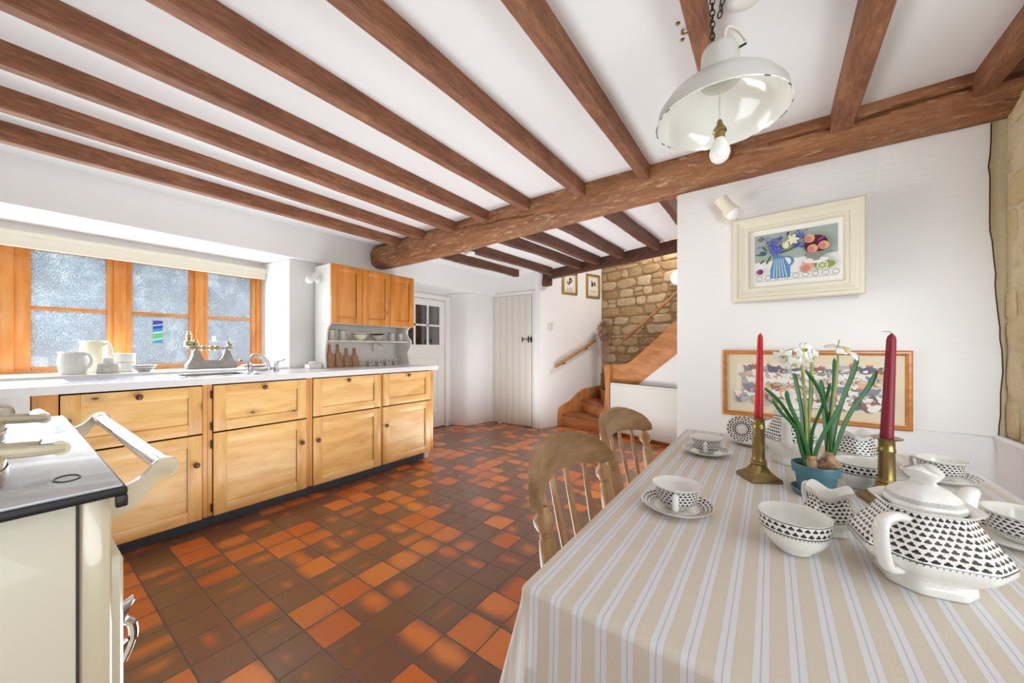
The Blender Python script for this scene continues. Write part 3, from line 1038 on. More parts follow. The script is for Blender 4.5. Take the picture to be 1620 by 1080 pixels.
units = [
    (0.073, 0.708, 0.155, 0.681, (0.416, 0.829), (0.652, 0.406), 'pine base cabinet next to the cream range, widest filler at its end', None),
    (0.709, 1.297, 0.735, 1.273, (1.002, 0.831), (1.236, 0.414), 'pine base cabinet with black hinges under the sink taps', 0.724),
    (1.298, 1.897, 1.322, 1.884, (1.588, 0.835), (1.351, 0.408), 'pine base cabinet below the four wooden paddles', None),
    (1.898, 2.490, 1.909, 2.446, (2.173, 0.839), (1.936, 0.414), 'pine base cabinet at the end of the run by the glazed door', None)]
for (a, b, y0, y1, kd, kb, lab, hin) in units:
    t = thing('base_cabinet', lab, 'cabinet', (-3.0, (a + b) / 2, 0), 0, 'pine base cabinets')
    ox, oy = 3.0, -(a + b) / 2
    L = lambda y: y + oy
    m = MB()
    m.box((-3.32 + ox, L(a), 0.078), (-2.757 + ox, L(b), 0.871), 0.002)
    m.box((-2.757 + ox, L(a), 0.078), (-2.744 + ox, L(y0) - 0.004, 0.871), 0.002)
    m.box((-2.757 + ox, L(y1) + 0.004, 0.078), (-2.744 + ox, L(b), 0.871), 0.002)
    m.build('carcass', PINEP, t)
    dr = panelled('drawer_front', t, L(y0), L(y1), 0.583, 0.862, FX + ox, 0.062, [PINEV, PINEH])
    knob(dr, L(kd[0]), kd[1], FX + ox)
    do = panelled('door', t, L(y0), L(y1), 0.076, 0.574, FX + ox, 0.066, [PINEV, PINEH])
    knob(do, L(kb[0]), kb[1], FX + ox)
    if hin:
        for z, par in ((0.62, dr), (0.81, dr), (0.13, do), (0.51, do)):
            m = MB()
            m.tube([(FX + ox + 0.001, L(hin), z - 0.024), (FX + ox + 0.001, L(hin), z + 0.024)], 0.0045, 8)
            m.build('hinge', HINGE, par)
m = MB()
m.box((-2.82, 0.0, 0.0), (-2.795, 2.40, 0.0775), 0.002)
tag(m.build('kick_board', PLINTH), 'black scuffed kick board under the pine base cabinets', 'plinth')
m = MB()
m.box((-3.3, 2.405, 0.0), (-2.775, 2.46, 0.0775), 0.003)
tag(m.build('cabinet_foot', WHITEP), 'white block foot under the last pine cabinet by the glazed door', 'foot')
m = MB()
m.box((-3.32, -0.06, 0.0), (-2.745, 0.070, 0.871), 0.003)
pe = m.build('end_panel', PAINT)
tag(pe, 'white painted panel closing the cabinet run beside the cream range', 'panel')
m = MB()
m.box((-2.7445, -0.03, 0.70), (-2.738, 0.03, 0.83), 0.02)
m.build('cover_plate', plain('beige_plate', (206, 200, 184), 0.5), pe)

# worktop with the sink let in
wt = thing('worktop', 'white laminate worktop running over the pine base cabinets', 'worktop', (-3.0, 1.2, 0.872))
m = MB()
SXa, SXb, SYa, SYb = -3.20, -2.84, 0.62, 1.00
def wbx(x0, y0, x1, y1): m.box((x0 + 3.0, y0 - 1.2, 0), (x1 + 3.0, y1 - 1.2, 0.040), 0.0)
wbx(-3.327, -0.70, -2.712, SYa); wbx(-3.327, SYb, -2.712, 2.525); wbx(-3.327, SYa, SXa, SYb); wbx(SXb, SYa, -2.712, SYb)
m.build('laminate_top', WORKTOP, wt, smooth=False)

sk = thing('kitchen_sink', 'inset stainless steel sink with ribbed drainer in the white worktop', 'sink', (-3.0, 0.8, 0.912))
m = MB()
m.box((SXa + 2.99, SYa - 0.81, 0.0), (SXa + 3.02, SYb - 0.79, 0.0035)); m.box((SXb + 2.98, SYa - 0.81, 0.0), (SXb + 3.01, SYb - 0.79, 0.0035))
m.box((SXa + 2.99, SYb - 0.82, 0.0), (SXb + 3.01, SYb - 0.79, 0.0035)); m.box((SXa + 2.99, SYa - 0.81, 0.0), (SXb + 3.01, SYa - 0.78, 0.0035))
m.build('rim', STEEL, sk, smooth=False)
m = MB()
m.box((SXa + 2.99, 0.15 - 0.8, 0.0), (SXb + 3.01, SYa - 0.81, 0.003))
for i in range(9):
    x = SXa + 3.03 + i * 0.035
    m.box((x, 0.19 - 0.8, 0.003), (x + 0.012, SYa - 0.84, 0.006))
m.build('drainer', STEEL, sk, smooth=False)
m = MB()
def bowl(z, s): return [(((SXa + SXb) / 2 + 3.0) + (SXb - SXa) / 2 * s * c, ((SYa + SYb) / 2 - 0.8) + (SYb - SYa) / 2 * s * d, z) for c, d in ((-.97, -1), (.97, -1), (1, -.97), (1, .97), (.97, 1), (-.97, 1), (-1, .97), (-1, -.97))]
m.loft([bowl(0.003, 0.99), bowl(-0.02, 0.97), bowl(-0.03, 0.96), bowl(-0.035, 0.94)], None, True, False, True)
m.build('basin', STEEL, sk)

tp = thing('mixer_tap', 'chrome deck mixer tap with swan spout and two lever handles by the sink', 'tap', (-3.115, 1.135, 0.912))
m = MB()
for y in (-0.088, 0.088):
    m.lathe([(0.026, 0), (0.026, 0.004), (0.017, 0.010), (0.014, 0.030), (0.015, 0.045), (0.019, 0.052), (0.018, 0.062), (0.010, 0.068)], 20, (0, y, 0))
m.tube(smooth_path([(0, -0.088, 0.028), (0, -0.045, 0.018), (0, 0, 0.015), (0, 0.045, 0.018), (0, 0.088, 0.028)], 6), 0.012, 12)
m.build('tap_body', CHROME, tp)
m = MB()
m.tube(smooth_path([(0, 0.035, 0.015), (0, 0.033, 0.055), (0.004, 0.010, 0.092), (0.012, -0.035, 0.118), (0.022, -0.070, 0.122), (0.028, -0.086, 0.108)], 7), [0.014] * 20 + [0.012] * 16, 12)
m.build('spout', CHROME, tp)
for s in (-1, 1):
    m = MB()
    m.tube(smooth_path([(0, s * 0.085, 0.066), (0.004, s * 0.105, 0.072), (0.006, s * 0.130, 0.078), (0.006, s * 0.150, 0.090)], 5), [0.008] * 6 + [0.006] * 10, 8)
    m.build('lever', CHROME, tp)

# ------------------------------------------------------------------ wall cabinet with shelf below
CX = -3.02
wc = thing('wall_cabinet', 'three-door pine wall cabinet with white sides and open cup shelf', 'cabinet', (-3.16, 2.04, 1.30))
ox, oy, oz = 3.16, -2.04, -1.30
m = MB()
m.box((-3.298 + ox, 1.606 + oy, 0), (CX - 0.019 + ox, 2.477 + oy, 0.508), 0.002)
m.build('carcass', PAINT, wc)
for (a, b) in ((1.606, 1.895), (1.897, 2.193), (2.195, 2.477)):
    panelled('cabinet_door', wc, a + oy + 0.001, b + oy - 0.001, 0.0, 0.508, CX + ox, 0.058, [PINEO, PINEO], vert=True)
for (ya, yb, hole) in ((1.606, 1.620, 0), (2.463, 2.477, 1)):
    m = MB()
    out = [(-3.298, 0.9135), (-3.10, 0.9135), (-3.085, 0.94), (-3.10, 0.99), (-3.115, 1.03), (-3.09, 1.06), (-3.06, 1.10), (-3.055, 1.135), (-3.06, 1.17), (-3.10, 1.20), (-3.125, 1.235), (-3.12, 1.27), (-3.09, 1.295), (-3.06, 1.30), (-3.298, 1.30)]
    if not hole:
        out = [(-3.298, 0.9135), (-3.118, 0.9135), (-3.122, 0.95), (-3.130, 1.00), (-3.128, 1.06), (-3.110, 1.12), (-3.100, 1.16), (-3.100, 1.20), (-3.095, 1.24), (-3.075, 1.275), (-3.03, 1.30), (-3.298, 1.30)]
    m.prism([(x + ox, z + oz) for x, z in out], lambda u, v, t: (u, t, v), ya + oy, yb + oy, bev=0.002)
    m.build('side_bracket', PAINT, wc)
m = MB()
m.box((-3.298 + ox, 1.62 + oy, 1.142 + oz), (-3.095 + ox, 2.463 + oy, 1.157 + oz), 0.003)
m.build('shelf_board', PAINT, wc)
m = MB()
m.box((-3.298 + ox, 1.62 + oy, 0.9135 + oz), (-3.286 + ox, 2.463 + oy, 1.30 + oz))
m.build('back_board', PAINT, wc, smooth=False)

# crockery on the shelf
def shelf_mug(y, x, h, r, label, hr):
    t = thing('pottery_mug', label, 'mug', (x, y, 1.1575), hr, 'grey mugs on the shelf')
    m = MB()
    m.lathe([(r * 0.86, 0), (r * 0.95, 0.006), (r * 0.93, h * 0.5), (r, h), (r * 0.93, h), (r * 0.87, h * 0.5), (r * 0.8, 0.006)], 24)
    m.build('mug_body', PEWTER, t)
    m = MB()
    m.tube(smooth_path([(r * 0.9, 0, h * 0.82), (r * 1.45, 0, h * 0.80), (r * 1.6, 0, h * 0.5), (r * 1.35, 0, h * 0.25), (r * 0.9, 0, h * 0.2)], 5), 0.0045, 8)
    m.build('handle', PEWTER, t)
    m = MB()
    m.tube([(r * 0.965 * cos(a * pi / 12), r * 0.965 * sin(a * pi / 12), h) for a in range(24)], 0.0025, 6, closed=True)
    m.build('rim_band', DARKBAND, t)


shelf_mug(1.672, -3.14, 0.092, 0.030, 'grey mug at the spotlight end of the shelf', 0.9)
shelf_mug(1.770, -3.14, 0.088, 0.034, 'grey rounded mug second along the shelf beside the bowls', 0.9)
shelf_mug(2.290, -3.14, 0.080, 0.032, 'grey mug beside the dark rimmed bowl on the shelf', 2.6)
shelf_mug(2.395, -3.14, 0.080, 0.029, 'slim grey mug at the door end of the shelf', 2.0)


def shelf_bowl(y, label, lab2, dark):
    m = MB()
    m.lathe([(0.026, 0), (0.030, 0.004), (0.050, 0.022), (0.066, 0.046), (0.069, 0.053), (0.064, 0.053), (0.046, 0.022), (0.028, 0.008)], 28)
    o = m.build('stacking_bowl', EARTHC if not dark else PEWTER)
    o.location = (-3.145, y, 1.1575)
    tag(o, label, 'bowl', 'bowls on the shelf')
    m = MB()
    m.lathe([(0.052, 0), (0.058, 0.004), (0.071, 0.012), (0.070, 0.015), (0.056, 0.008), (0.03, 0.006)], 28)
    o = m.build('shallow_dish', DARKBAND if dark else EARTHC)
    o.location = (-3.145, y, 1.1575 + 0.0555)
    o.rotation_euler = (0.06, 0, 0)
    tag(o, lab2, 'dish', 'dishes resting on the shelf bowls')


shelf_bowl(1.945, 'cream bowl on the shelf beside the pair of mugs', 'pale dish resting tilted on the cream shelf bowl', False)
shelf_bowl(2.130, 'grey bowl in the middle of the shelf', 'dark dish resting on the grey shelf bowl', True)

# butter paddles leaning on the back board
for i, (y, h, hh, lab) in enumerate(((1.724, 0.215, 0.088, 'tall wooden paddle at the end of the row beside the soap'), (1.802, 0.215, 0.088, 'tall wooden paddle second in the row'),
                                     (1.886, 0.180, 0.075, 'shorter wooden paddle third in the row'), (1.966, 0.180, 0.075, 'shorter wooden paddle at the patterned cup end'))):
    m = MB()
    wv, bl = 0.031, h - hh
    out = [(-wv, 0), (wv, 0), (wv, bl * 0.9), (wv * 0.80, bl), (0.010, bl + 0.012), (0.009, bl + hh * 0.5), (0.0125, h - 0.018), (0.011, h - 0.004), (0.004, h), (-0.004, h), (-0.011, h - 0.004), (-0.0125, h - 0.018), (-0.009, bl + hh * 0.5), (-0.010, bl + 0.012), (-wv * 0.80, bl), (-wv, bl * 0.9)]
    m.prism([(u, v) for u, v in out], lambda u, v, t: (t, u, v), -0.005, 0.005, bev=0.0018)
    o = m.build('butter_paddle', BEECH)
    o.location = (-3.240, y, 0.9135)
    o.rotation_euler = (0, -0.19 if i < 2 else -0.22, 0)
    tag(o, lab, 'paddle', 'wooden paddles leaning on the back board')

# blue and white style printed cups under the shelf
BLOT = NT('blotched_print')
_f = BLOT.noise(BLOT.obj(), 95.0, 1.0, 0.4)
BLOT.set(base=BLOT.mix(BLOT.step(_f, 0.50, 0.54), srgb(232, 230, 224), srgb(34, 32, 38)), rough=0.2, coat=0.4)
first = None
for y, lab in ((2.068, 'small blotched black and white cup beside the paddles'), (2.170, 'blotched black and white cup second from the paddles'), (2.262, 'blotched black and white cup third from the paddles'), (2.362, 'blotched black and white cup at the door end')):
    if first is None:
        first = thing('espresso_cup', lab, 'cup', (-3.185, y, 0.9125), -0.9, 'blotched cups under the shelf')
        m = MB()
        m.lathe([(0.022, 0), (0.024, 0.003), (0.028, 0.012), (0.030, 0.058), (0.0275, 0.058), (0.025, 0.014), (0.018, 0.006)], 22)
        m.build('cup_body', BLOT.m, first)
        m = MB()
        m.tube(smooth_path([(0.029, 0, 0.050), (0.046, 0, 0.048), (0.050, 0, 0.030), (0.040, 0, 0.016), (0.028, 0, 0.014)], 5), 0.004, 8)
        m.build('handle', BLOT.m, first)
    else:
        dup(first, (-3.185, y, 0.9125), -0.9, lab)

# socket, soap dish
t = thing('wall_socket', 'white double power socket on the back board under the shelf', 'socket', (-3.285, 2.235, 1.098))
m = MB()
m.box((0, -0.072, -0.042), (0.034, 0.072, 0.042), 0.004)
m.build('face_plate', WHITEP, t)
for s in (-1, 1):
    m = MB()
    for (a, b, c, d) in ((-0.004, 0.012, 0.004, 0.022), (-0.014, -0.006, -0.008, -0.002), (0.008, -0.006, 0.014, -0.002)):
        m.box((0.0335, s * 0.034 + a, b - 0.008), (0.0346, s * 0.034 + c, d - 0.008))
    m.box((0.0335, s * 0.012 - 0.005, 0.012), (0.037, s * 0.012 + 0.005, 0.030), 0.001)
    m.build('outlet_slots', plain('slot_grey', (150, 150, 150), 0.6) if s < 0 else bpy.data.materials['slot_grey'], t, smooth=False)
t = thing('soap_dish', 'white rectangular soap dish with white soap beside the tap', 'soap dish', (-3.20, 1.545, 0.9125))
m = MB()
m.box((-0.04, -0.055, 0), (0.04, 0.055, 0.038), 0.006)
m.build('dish_base', WHITEP, t)
m = MB()
m.ball((0, 0, 0.048), 0.032, 10, 1.0, 1.25, 0.55)
o = m.build('soap_bar', EARTHW)
o.location = t.location
tag(o, 'white bar of soap on top of the soap dish', 'soap')

# ------------------------------------------------------------------ on the window sill
ZS = 0.9293


def jug(name, label, loc, r, h, mat, hr, ribs=True, neck=1.0, spout=True):
    t = thing(name, label, 'jug', loc, hr)
    m = MB()
    prof = [(r * 0.86, 0), (r * 0.94, 0.004)]
    n = 22
    for i in range(n + 1):
        f = i / n
        rr = r * (0.94 + 0.08 * sin(f * pi)) * (1 - (1 - neck) * f)
        if ribs: rr *= 1 + 0.012 * sin(f * 44)
        prof.append((rr, 0.006 + (h - 0.012) * f))
    prof += [(r * 1.0 * neck + 0.004, h), (r * 0.95 * neck, h), (r * 0.88 * neck, h * 0.8), (r * 0.86, h * 0.1)]

    def rad(t_, z):
        if not spout: return 1.0
        d = abs(abs(t_ - pi)) 
        return 1 + (0.20 * max(0, 1 - d / 0.45)) * max(0, (z / h - 0.72) / 0.28)
    m.lathe(prof, 40, (0, 0, 0), rad=rad)
    m.build('jug_body', mat, t)
    m = MB()
    m.tube(smooth_path([(r * 0.92 * neck, 0, h * 0.86), (r * 1.35, 0, h * 0.90), (r * 1.62, 0, h * 0.66), (r * 1.45, 0, h * 0.38), (r * 0.98, 0, h * 0.20)], 6), 0.0085, 10, flat=0.7, up=(0, 1, 0))
    m.build('handle', mat, t)


jug('ribbed_jug', 'white ribbed cylindrical jug on the window sill', (-3.455, 0.246, ZS), 0.061, 0.136, EARTHW, 0.72)
jug('tall_pitcher', 'tall cream pitcher with looped handle behind the ribbed jug', (-3.63, 0.345, ZS), 0.063, 0.208, EARTHC, 0.75, False, 0.97)
t = thing('lidded_jar', 'low grey-white jar with small lid in front of stacked pots', 'jar', (-3.415, 0.385, ZS))
t.scale = (0.78, 0.78, 1.0)
m = MB()
m.lathe([(0.060, 0), (0.066, 0.004), (0.066, 0.054), (0.060, 0.062), (0.034, 0.064), (0.030, 0.066)], 30)
m.build('jar_body', plain('stoneware', (206, 204, 198), 0.3, coat=0.3), t)
m = MB()
m.lathe([(0.032, 0.0645), (0.035, 0.070), (0.035, 0.094), (0.030, 0.100), (0.012, 0.104)], 26)
m.build('lid', EARTHW, t)
m = MB()
m.lathe([(0.0668, 0.001), (0.0674, 0.003), (0.0674, 0.012), (0.0668, 0.014)], 30, cap0=False, cap1=False)
m.build('base_band', PEWTER, t)
for z, lab in ((0.0, 'lower white straight-sided pot of the stack behind the lidded jar'), (0.0625, 'upper white handled pot of the stack behind the lidded jar')):
    t = thing('stacked_pot', lab, 'pot', (-3.55, 0.475, ZS + z), 3.5, 'stacked white pots on the sill')
    t.scale = (0.78, 0.78, 1.0)
    m = MB()
    m.lathe([(0.056, 0), (0.064, 0.003), (0.064, 0.048), (0.067, 0.060), (0.063, 0.062), (0.060, 0.048), (0.055, 0.006)], 30)
    m.build('pot_body', EARTHW, t)
    if z > 0:
        m = MB()
        m.tube(smooth_path([(0.062, 0, 0.052), (0.090, 0, 0.060), (0.098, 0, 0.040), (0.088, 0, 0.014), (0.062, 0, 0.010)], 6), 0.006, 8)
        m.build('handle', EARTHW, t)
PD = china('dish_print', 34, 2, 0.15, 0.95, True)
m = MB()
m.lathe([(0.040, 0), (0.042, 0.005), (0.064, 0.020), (0.080, 0.038), (0.084, 0.046), (0.080, 0.046), (0.060, 0.022), (0.036, 0.010)], 40, vs=[None, 0, 0.3, 0.8, 1, None, None, None])
o = m.build('patterned_dish', PD)
o.location = (-3.43, 0.548, ZS)
o.scale = (0.74, 0.74, 1.0)
tag(o, 'shallow dish with black trefoil print at the end of the sill pottery', 'dish')

# iron scales
t = thing('kitchen_scales', 'old iron balance scales with weights rod on the window sill', 'scales', (-3.60, 0.955, ZS))
m = MB()
prof = []
for i in range(25):
    f = i / 24
    y = -0.145 + 0.29 * f
    h = 0.068 if abs(f - 0.5) > 0.34 else 0.068 - 0.042 * (cos((f - 0.5) / 0.34 * pi / 2) ** 0.5)
    flare = 0.018 * max(0, 1 - abs(abs(f - 0.5) - 0.5) / 0.12)
    prof.append((y, h))
top = prof[::-1]
outline = [(-0.158, 0.0), (0.158, 0.0), (0.158, 0.016), (0.148, 0.026), (0.128, 0.045), (0.119, 0.070), (0.117, 0.090), (0.078, 0.090), (0.075, 0.066), (0.062, 0.046), (0.045, 0.036), (-0.045, 0.036), (-0.062, 0.046), (-0.075, 0.066), (-0.078, 0.090), (-0.117, 0.090), (-0.119, 0.070), (-0.128, 0.045), (-0.148, 0.026), (-0.158, 0.016)]
m.prism(outline, lambda u, v, tt: (tt * (1.0 if v > 0.03 else 1.5), u, v * 1.55), -0.030, 0.030, bev=0.006)
m.build('scale_base', SCALEB, t)
m = MB()
m.box((-0.006, -0.140, 0.152), (0.006, 0.140, 0.165), 0.002)
m.box((-0.012, -0.104, 0.138), (0.012, -0.088, 0.172), 0.002); m.box((-0.012, 0.088, 0.138), (0.012, 0.104, 0.172), 0.002)
m.build('balance_beam', SCALEB, t)
for y in (-0.05, 0.0, 0.035):
    m = MB()
    m.box((-0.018, y - 0.014, 0.140), (0.018, y + 0.014, 0.178), 0.005)
    m.build('sliding_poise', WEIGHT, t)
m = MB()
m.box((-0.018, 0.10, 0.160), (0.018, 0.132, 0.195), 0.005)
m.build('sliding_poise', WEIGHT, t)
m = MB()
m.box((-0.05, 0.02, 0.212), (0.05, 0.158, 0.216), 0.001); m.box((-0.05, 0.016, 0.212), (0.05, 0.020, 0.252), 0.001)
m.box((-0.006, 0.10, 0.190), (0.006, 0.115, 0.213))
m.build('goods_plate', SCALEB, t)
m = MB()
m.lathe([(0.012, 0.165), (0.040, 0.172), (0.046, 0.176), (0.046, 0.180), (0.012, 0.182)], 20, (0, -0.125, 0))
m.build('weight_pan', SCALEB, t)
for (y, z, s, lab) in ((-0.138, 0.1818, 1.5, 'large brass bell weight on the scales pan'), (-0.098, 0.1818, 1.05, 'small brass bell weight on the scales pan'), (-0.138, 0.1818 + 0.0618, 1.0, 'brass bell weight stacked on the large weight')):
    m = MB()
    m.lathe([(0.018 * s, 0), (0.019 * s, 0.004 * s), (0.018 * s, 0.020 * s), (0.010 * s, 0.027 * s), (0.007 * s, 0.030 * s), (0.012 * s, 0.035 * s), (0.010 * s, 0.040 * s), (0.003 * s, 0.041 * s)], 18)
    o = m.build('bell_weight', WEIGHT)
    o.location = (-3.60, 0.955 + y, ZS + z)
    tag(o, lab, 'weight', 'brass weights')
m = MB()
m.lathe([(0.05, 0), (0.07, 0.003), (0.10, 0.016), (0.098, 0.019), (0.07, 0.007)], 30)
o = m.build('white_plate', EARTHW)
o.location = (-3.55, 1.235, ZS)
tag(o, 'small white plate lying on the sill between scales and tap', 'plate')

# stained glass hanging on the middle pane
t = thing('stained_glass_panel', 'small blue and green stained glass panel hung on the window pane', 'ornament', (-3.770, 0.676, 1.21))
m = MB()
cols = [plain('glass_violet', (84, 78, 196), 0.2), plain('glass_blue', (58, 90, 200), 0.2), plain('glass_cyan', (70, 170, 214), 0.2), plain('glass_green', (112, 206, 160), 0.2), plain('glass_white', (226, 238, 240), 0.2)]
strips = [(-0.085, -0.060, 2), (-0.060, -0.050, 4), (-0.050, -0.010, 3), (-0.010, 0.002, 4), (0.002, 0.025, 2), (0.025, 0.048, 1), (0.048, 0.056, 4), (0.056, 0.085, 0)]
for (a, b, c) in strips:
    q = 0.012
    m.face([(0, -0.028, a - (0 if a < -0.08 else q * 0.5)), (0, 0.028, a + (0 if a < -0.08 else q * 0.5)), (0, 0.028, b + (0 if b > 0.08 else q * 0.5)), (0, -0.028, b - (0 if b > 0.08 else q * 0.5))], c)
    m.face([(-0.004, -0.028, a - (0 if a < -0.08 else q * 0.5)), (-0.004, -0.028, b - (0 if b > 0.08 else q * 0.5)), (-0.004, 0.028, b + (0 if b > 0.08 else q * 0.5)), (-0.004, 0.028, a + (0 if a < -0.08 else q * 0.5))], c)
m.build('coloured_glass', cols, t, smooth=False)
m = MB()
for (a, b) in (((-0.031, -0.088), (-0.027, 0.088)), ((0.027, -0.088), (0.031, 0.088)), ((-0.031, -0.088), (0.031, -0.084)), ((-0.031, 0.084), (0.031, 0.088))):
    m.box((-0.005, a[0], a[1]), (0.002, b[0], b[1]))
m.build('lead_frame', PEWTER, t, smooth=False)

# roller blind
t = thing('roller_blind', 'cream roller blind rolled up at the top of the kitchen window', 'blind', (-3.72, 0.36, 1.77))
m = MB()
m.tube([(0, -1.02, 0.010), (0, 1.015, 0.010)], 0.026, 20)
m.build('blind_roll', BLIND, t)
m = MB()
m.box((0.018, -1.02, -0.062), (0.021, 1.005, 0.004))
m.box((0.014, -1.02, -0.070), (0.025, 1.005, -0.052), 0.004)
m.build('blind_hem', BLIND, t)
m = MB()
m.box((-0.03, 1.015, -0.022), (0.032, 1.028, 0.044), 0.004)
m.build('end_bracket', WHITEP, t)


def spotlight(label, loc, base_n, body_dir, mat, s=1.0):
    """small wall spotlight: round base, stem, cylindrical head with opal lamp"""
    t = thing('wall_spotlight', label, 'spotlight', loc)
    nrm = Vector(base_n).normalized() * s; bd = Vector(body_dir).normalized() * s
    m = MB()
    m.tube([Vector((0, 0, 0)), nrm * 0.012, nrm * 0.016], [0.032 * s, 0.032 * s, 0.024 * s], 22)
    m.tube([nrm * 0.012, nrm * 0.065], 0.007 * s, 10)
    m.build('wall_base', mat, t)
    c = nrm * 0.072
    m = MB()
    m.tube([c - bd * 0.062, c - bd * 0.060, c - bd * 0.008, c + bd * 0.0, c + bd * 0.022], [0.020 * s, 0.026 * s, 0.026 * s, 0.030 * s, 0.034 * s], 24)
    m.build('lamp_head', mat, t)
    m = MB()
    m.ball(tuple(c + bd * 0.024), 0.030 * s, 10)
    m.build('lamp_bulb', BULBW, t)


spotlight('white wall spotlight beside the pine wall cabinet', (-3.235, 1.606, 1.685), (0.25, -1, 0), (0.05, -0.72, -0.70), WHITEP)
spotlight('cream wall spotlight above the jug painting', (-0.178, 2.281, 1.800), (0, -1, 0.15), (0.50, -0.05, -0.80), EARTHC, 1.2)

# ------------------------------------------------------------------ cream range cooker
t = thing('range_cooker', 'cream enamel range cooker with chrome towel rail and polished hotplate', 'cooker', (-0.97, -0.24, 0.0))
ox, oy = 0.97, 0.24
m = MB()
m.box((-1.31 + ox, -0.56 + oy, 0.06), (-0.632 + ox, 0.0478 + oy, 0.9195), 0.004)
m.build('body', CREAM, t)
m = MB()
m.box((-1.325 + ox, 0.0495 + oy, 0.05), (-0.628 + ox, 0.074 + oy, 0.9195), 0.006)
m.build('front_panel', CREAM2, t)
m = MB()
m.box((-1.31 + ox, 0.0445 + oy, 0.06), (-0.634 + ox, 0.0505 + oy, 0.919))
m.build('groove_shade', SLOT, t, smooth=False)  # dark strip set in the groove as its shade
m = MB()
m.box((-1.34 + ox, -0.57 + oy, 0.920), (-0.606 + ox, 0.084 + oy, 0.930), 0.003)
m.box((-1.34 + ox, 0.076 + oy, 0.906), (-1.325 + ox, 0.084 + oy, 0.921)); m.box((-0.616 + ox, 0.074 + oy, 0.907), (-0.606 + ox, 0.084 + oy, 0.921), 0.002)
tp_ = m.build('top_casting', RANGEIRON, t)
m = MB()
m.box((-1.336 + ox, -0.566 + oy, 0.930), (-0.609 + ox, 0.080 + oy, 0.9335), 0.0012)
m.build('hotplate', HOTPLATE, t)
m = MB()
m.tube([(-0.685 + ox + 0.016 * cos(a * pi / 16), 0.044 + oy + 0.010 * sin(a * pi / 16), 0.9338) for a in range(32)], 0.0010, 5, closed=True)
m.build('plug_ring', IRON, t)
# towel rail
m = MB()
m.tube([(-1.30 + ox, 0.135 + oy, 0.920), (-0.712 + ox, 0.135 + oy, 0.920)], 0.0112, 18)
m.tube([(-1.312 + ox, 0.135 + oy, 0.920), (-1.290 + ox, 0.135 + oy, 0.920)], 0.0145, 18)
m.build('towel_rail', CHROME, t)
for x in (-0.706, -1.318):
    m = MB()
    out = [(0.074, 0.868), (0.088, 0.868), (0.102, 0.874), (0.114, 0.886), (0.122, 0.900), (0.130, 0.907), (0.140, 0.908), (0.147, 0.914), (0.148, 0.924), (0.143, 0.932), (0.134, 0.934), (0.124, 0.930), (0.117, 0.921), (0.108, 0.912), (0.095, 0.906), (0.074, 0.904)]
    out = [(p.x, p.y) for p in smooth_path([(a_, b_, 0) for a_, b_ in out], 4)]
    m.prism([(y + oy, z) for y, z in out], lambda u, v, tt: (tt, u, v), x - 0.005 + ox, x + 0.005 + ox, bev=0.002)
    m.build('rail_bracket', CREAM2, t)
# fire door and latch on the front
m = MB()
m.box((-1.02 + ox, 0.075 + oy, 0.42), (-0.70 + ox, 0.094 + oy, 0.82), 0.014)
m.build('fire_door', CREAM, t)
m = MB()
m.box((-1.02 + ox, 0.075 + oy, 0.10), (-0.70 + ox, 0.100 + oy, 0.38), 0.02)
m.build('ash_door', CREAM, t)
m = MB()
m.box((-1.29 + ox, 0.075 + oy, 0.12), (-1.06 + ox, 0.096 + oy, 0.80), 0.014)
m.build('oven_door', CREAM, t)
m = MB()
m.prism([(0.094 + oy, 0.630), (0.134 + oy, 0.650), (0.136 + oy, 0.645), (0.124 + oy, 0.628), (0.118 + oy, 0.605), (0.094 + oy, 0.590)], lambda u, v, tt: (tt, u, v), -0.93 + ox, -0.915 + ox, bev=0.003)
m.build('latch_plate', CHROME, t)
m = MB()
m.tube(smooth_path([(-0.925 + ox, 0.094 + oy, 0.555), (-0.925 + ox, 0.112 + oy, 0.566), (-0.925 + ox, 0.128 + oy, 0.576)], 5), 0.005, 8)
m.tube(smooth_path([(-0.925 + ox, 0.124 + oy, 0.612), (-0.925 + ox, 0.133 + oy, 0.598), (-0.925 + ox, 0.133 + oy, 0.570), (-0.925 + ox, 0.122 + oy, 0.540)], 6), [0.0065] * 12 + [0.0045] * 7, 8)
m.build('latch_handle', CHROME, t)
m = MB()
m.tube([(-0.93 + ox, 0.094 + oy, 0.50), (-0.93 + ox, 0.118 + oy, 0.50)], 0.030, 18)
m.build('air_spinner', CREAM, t)

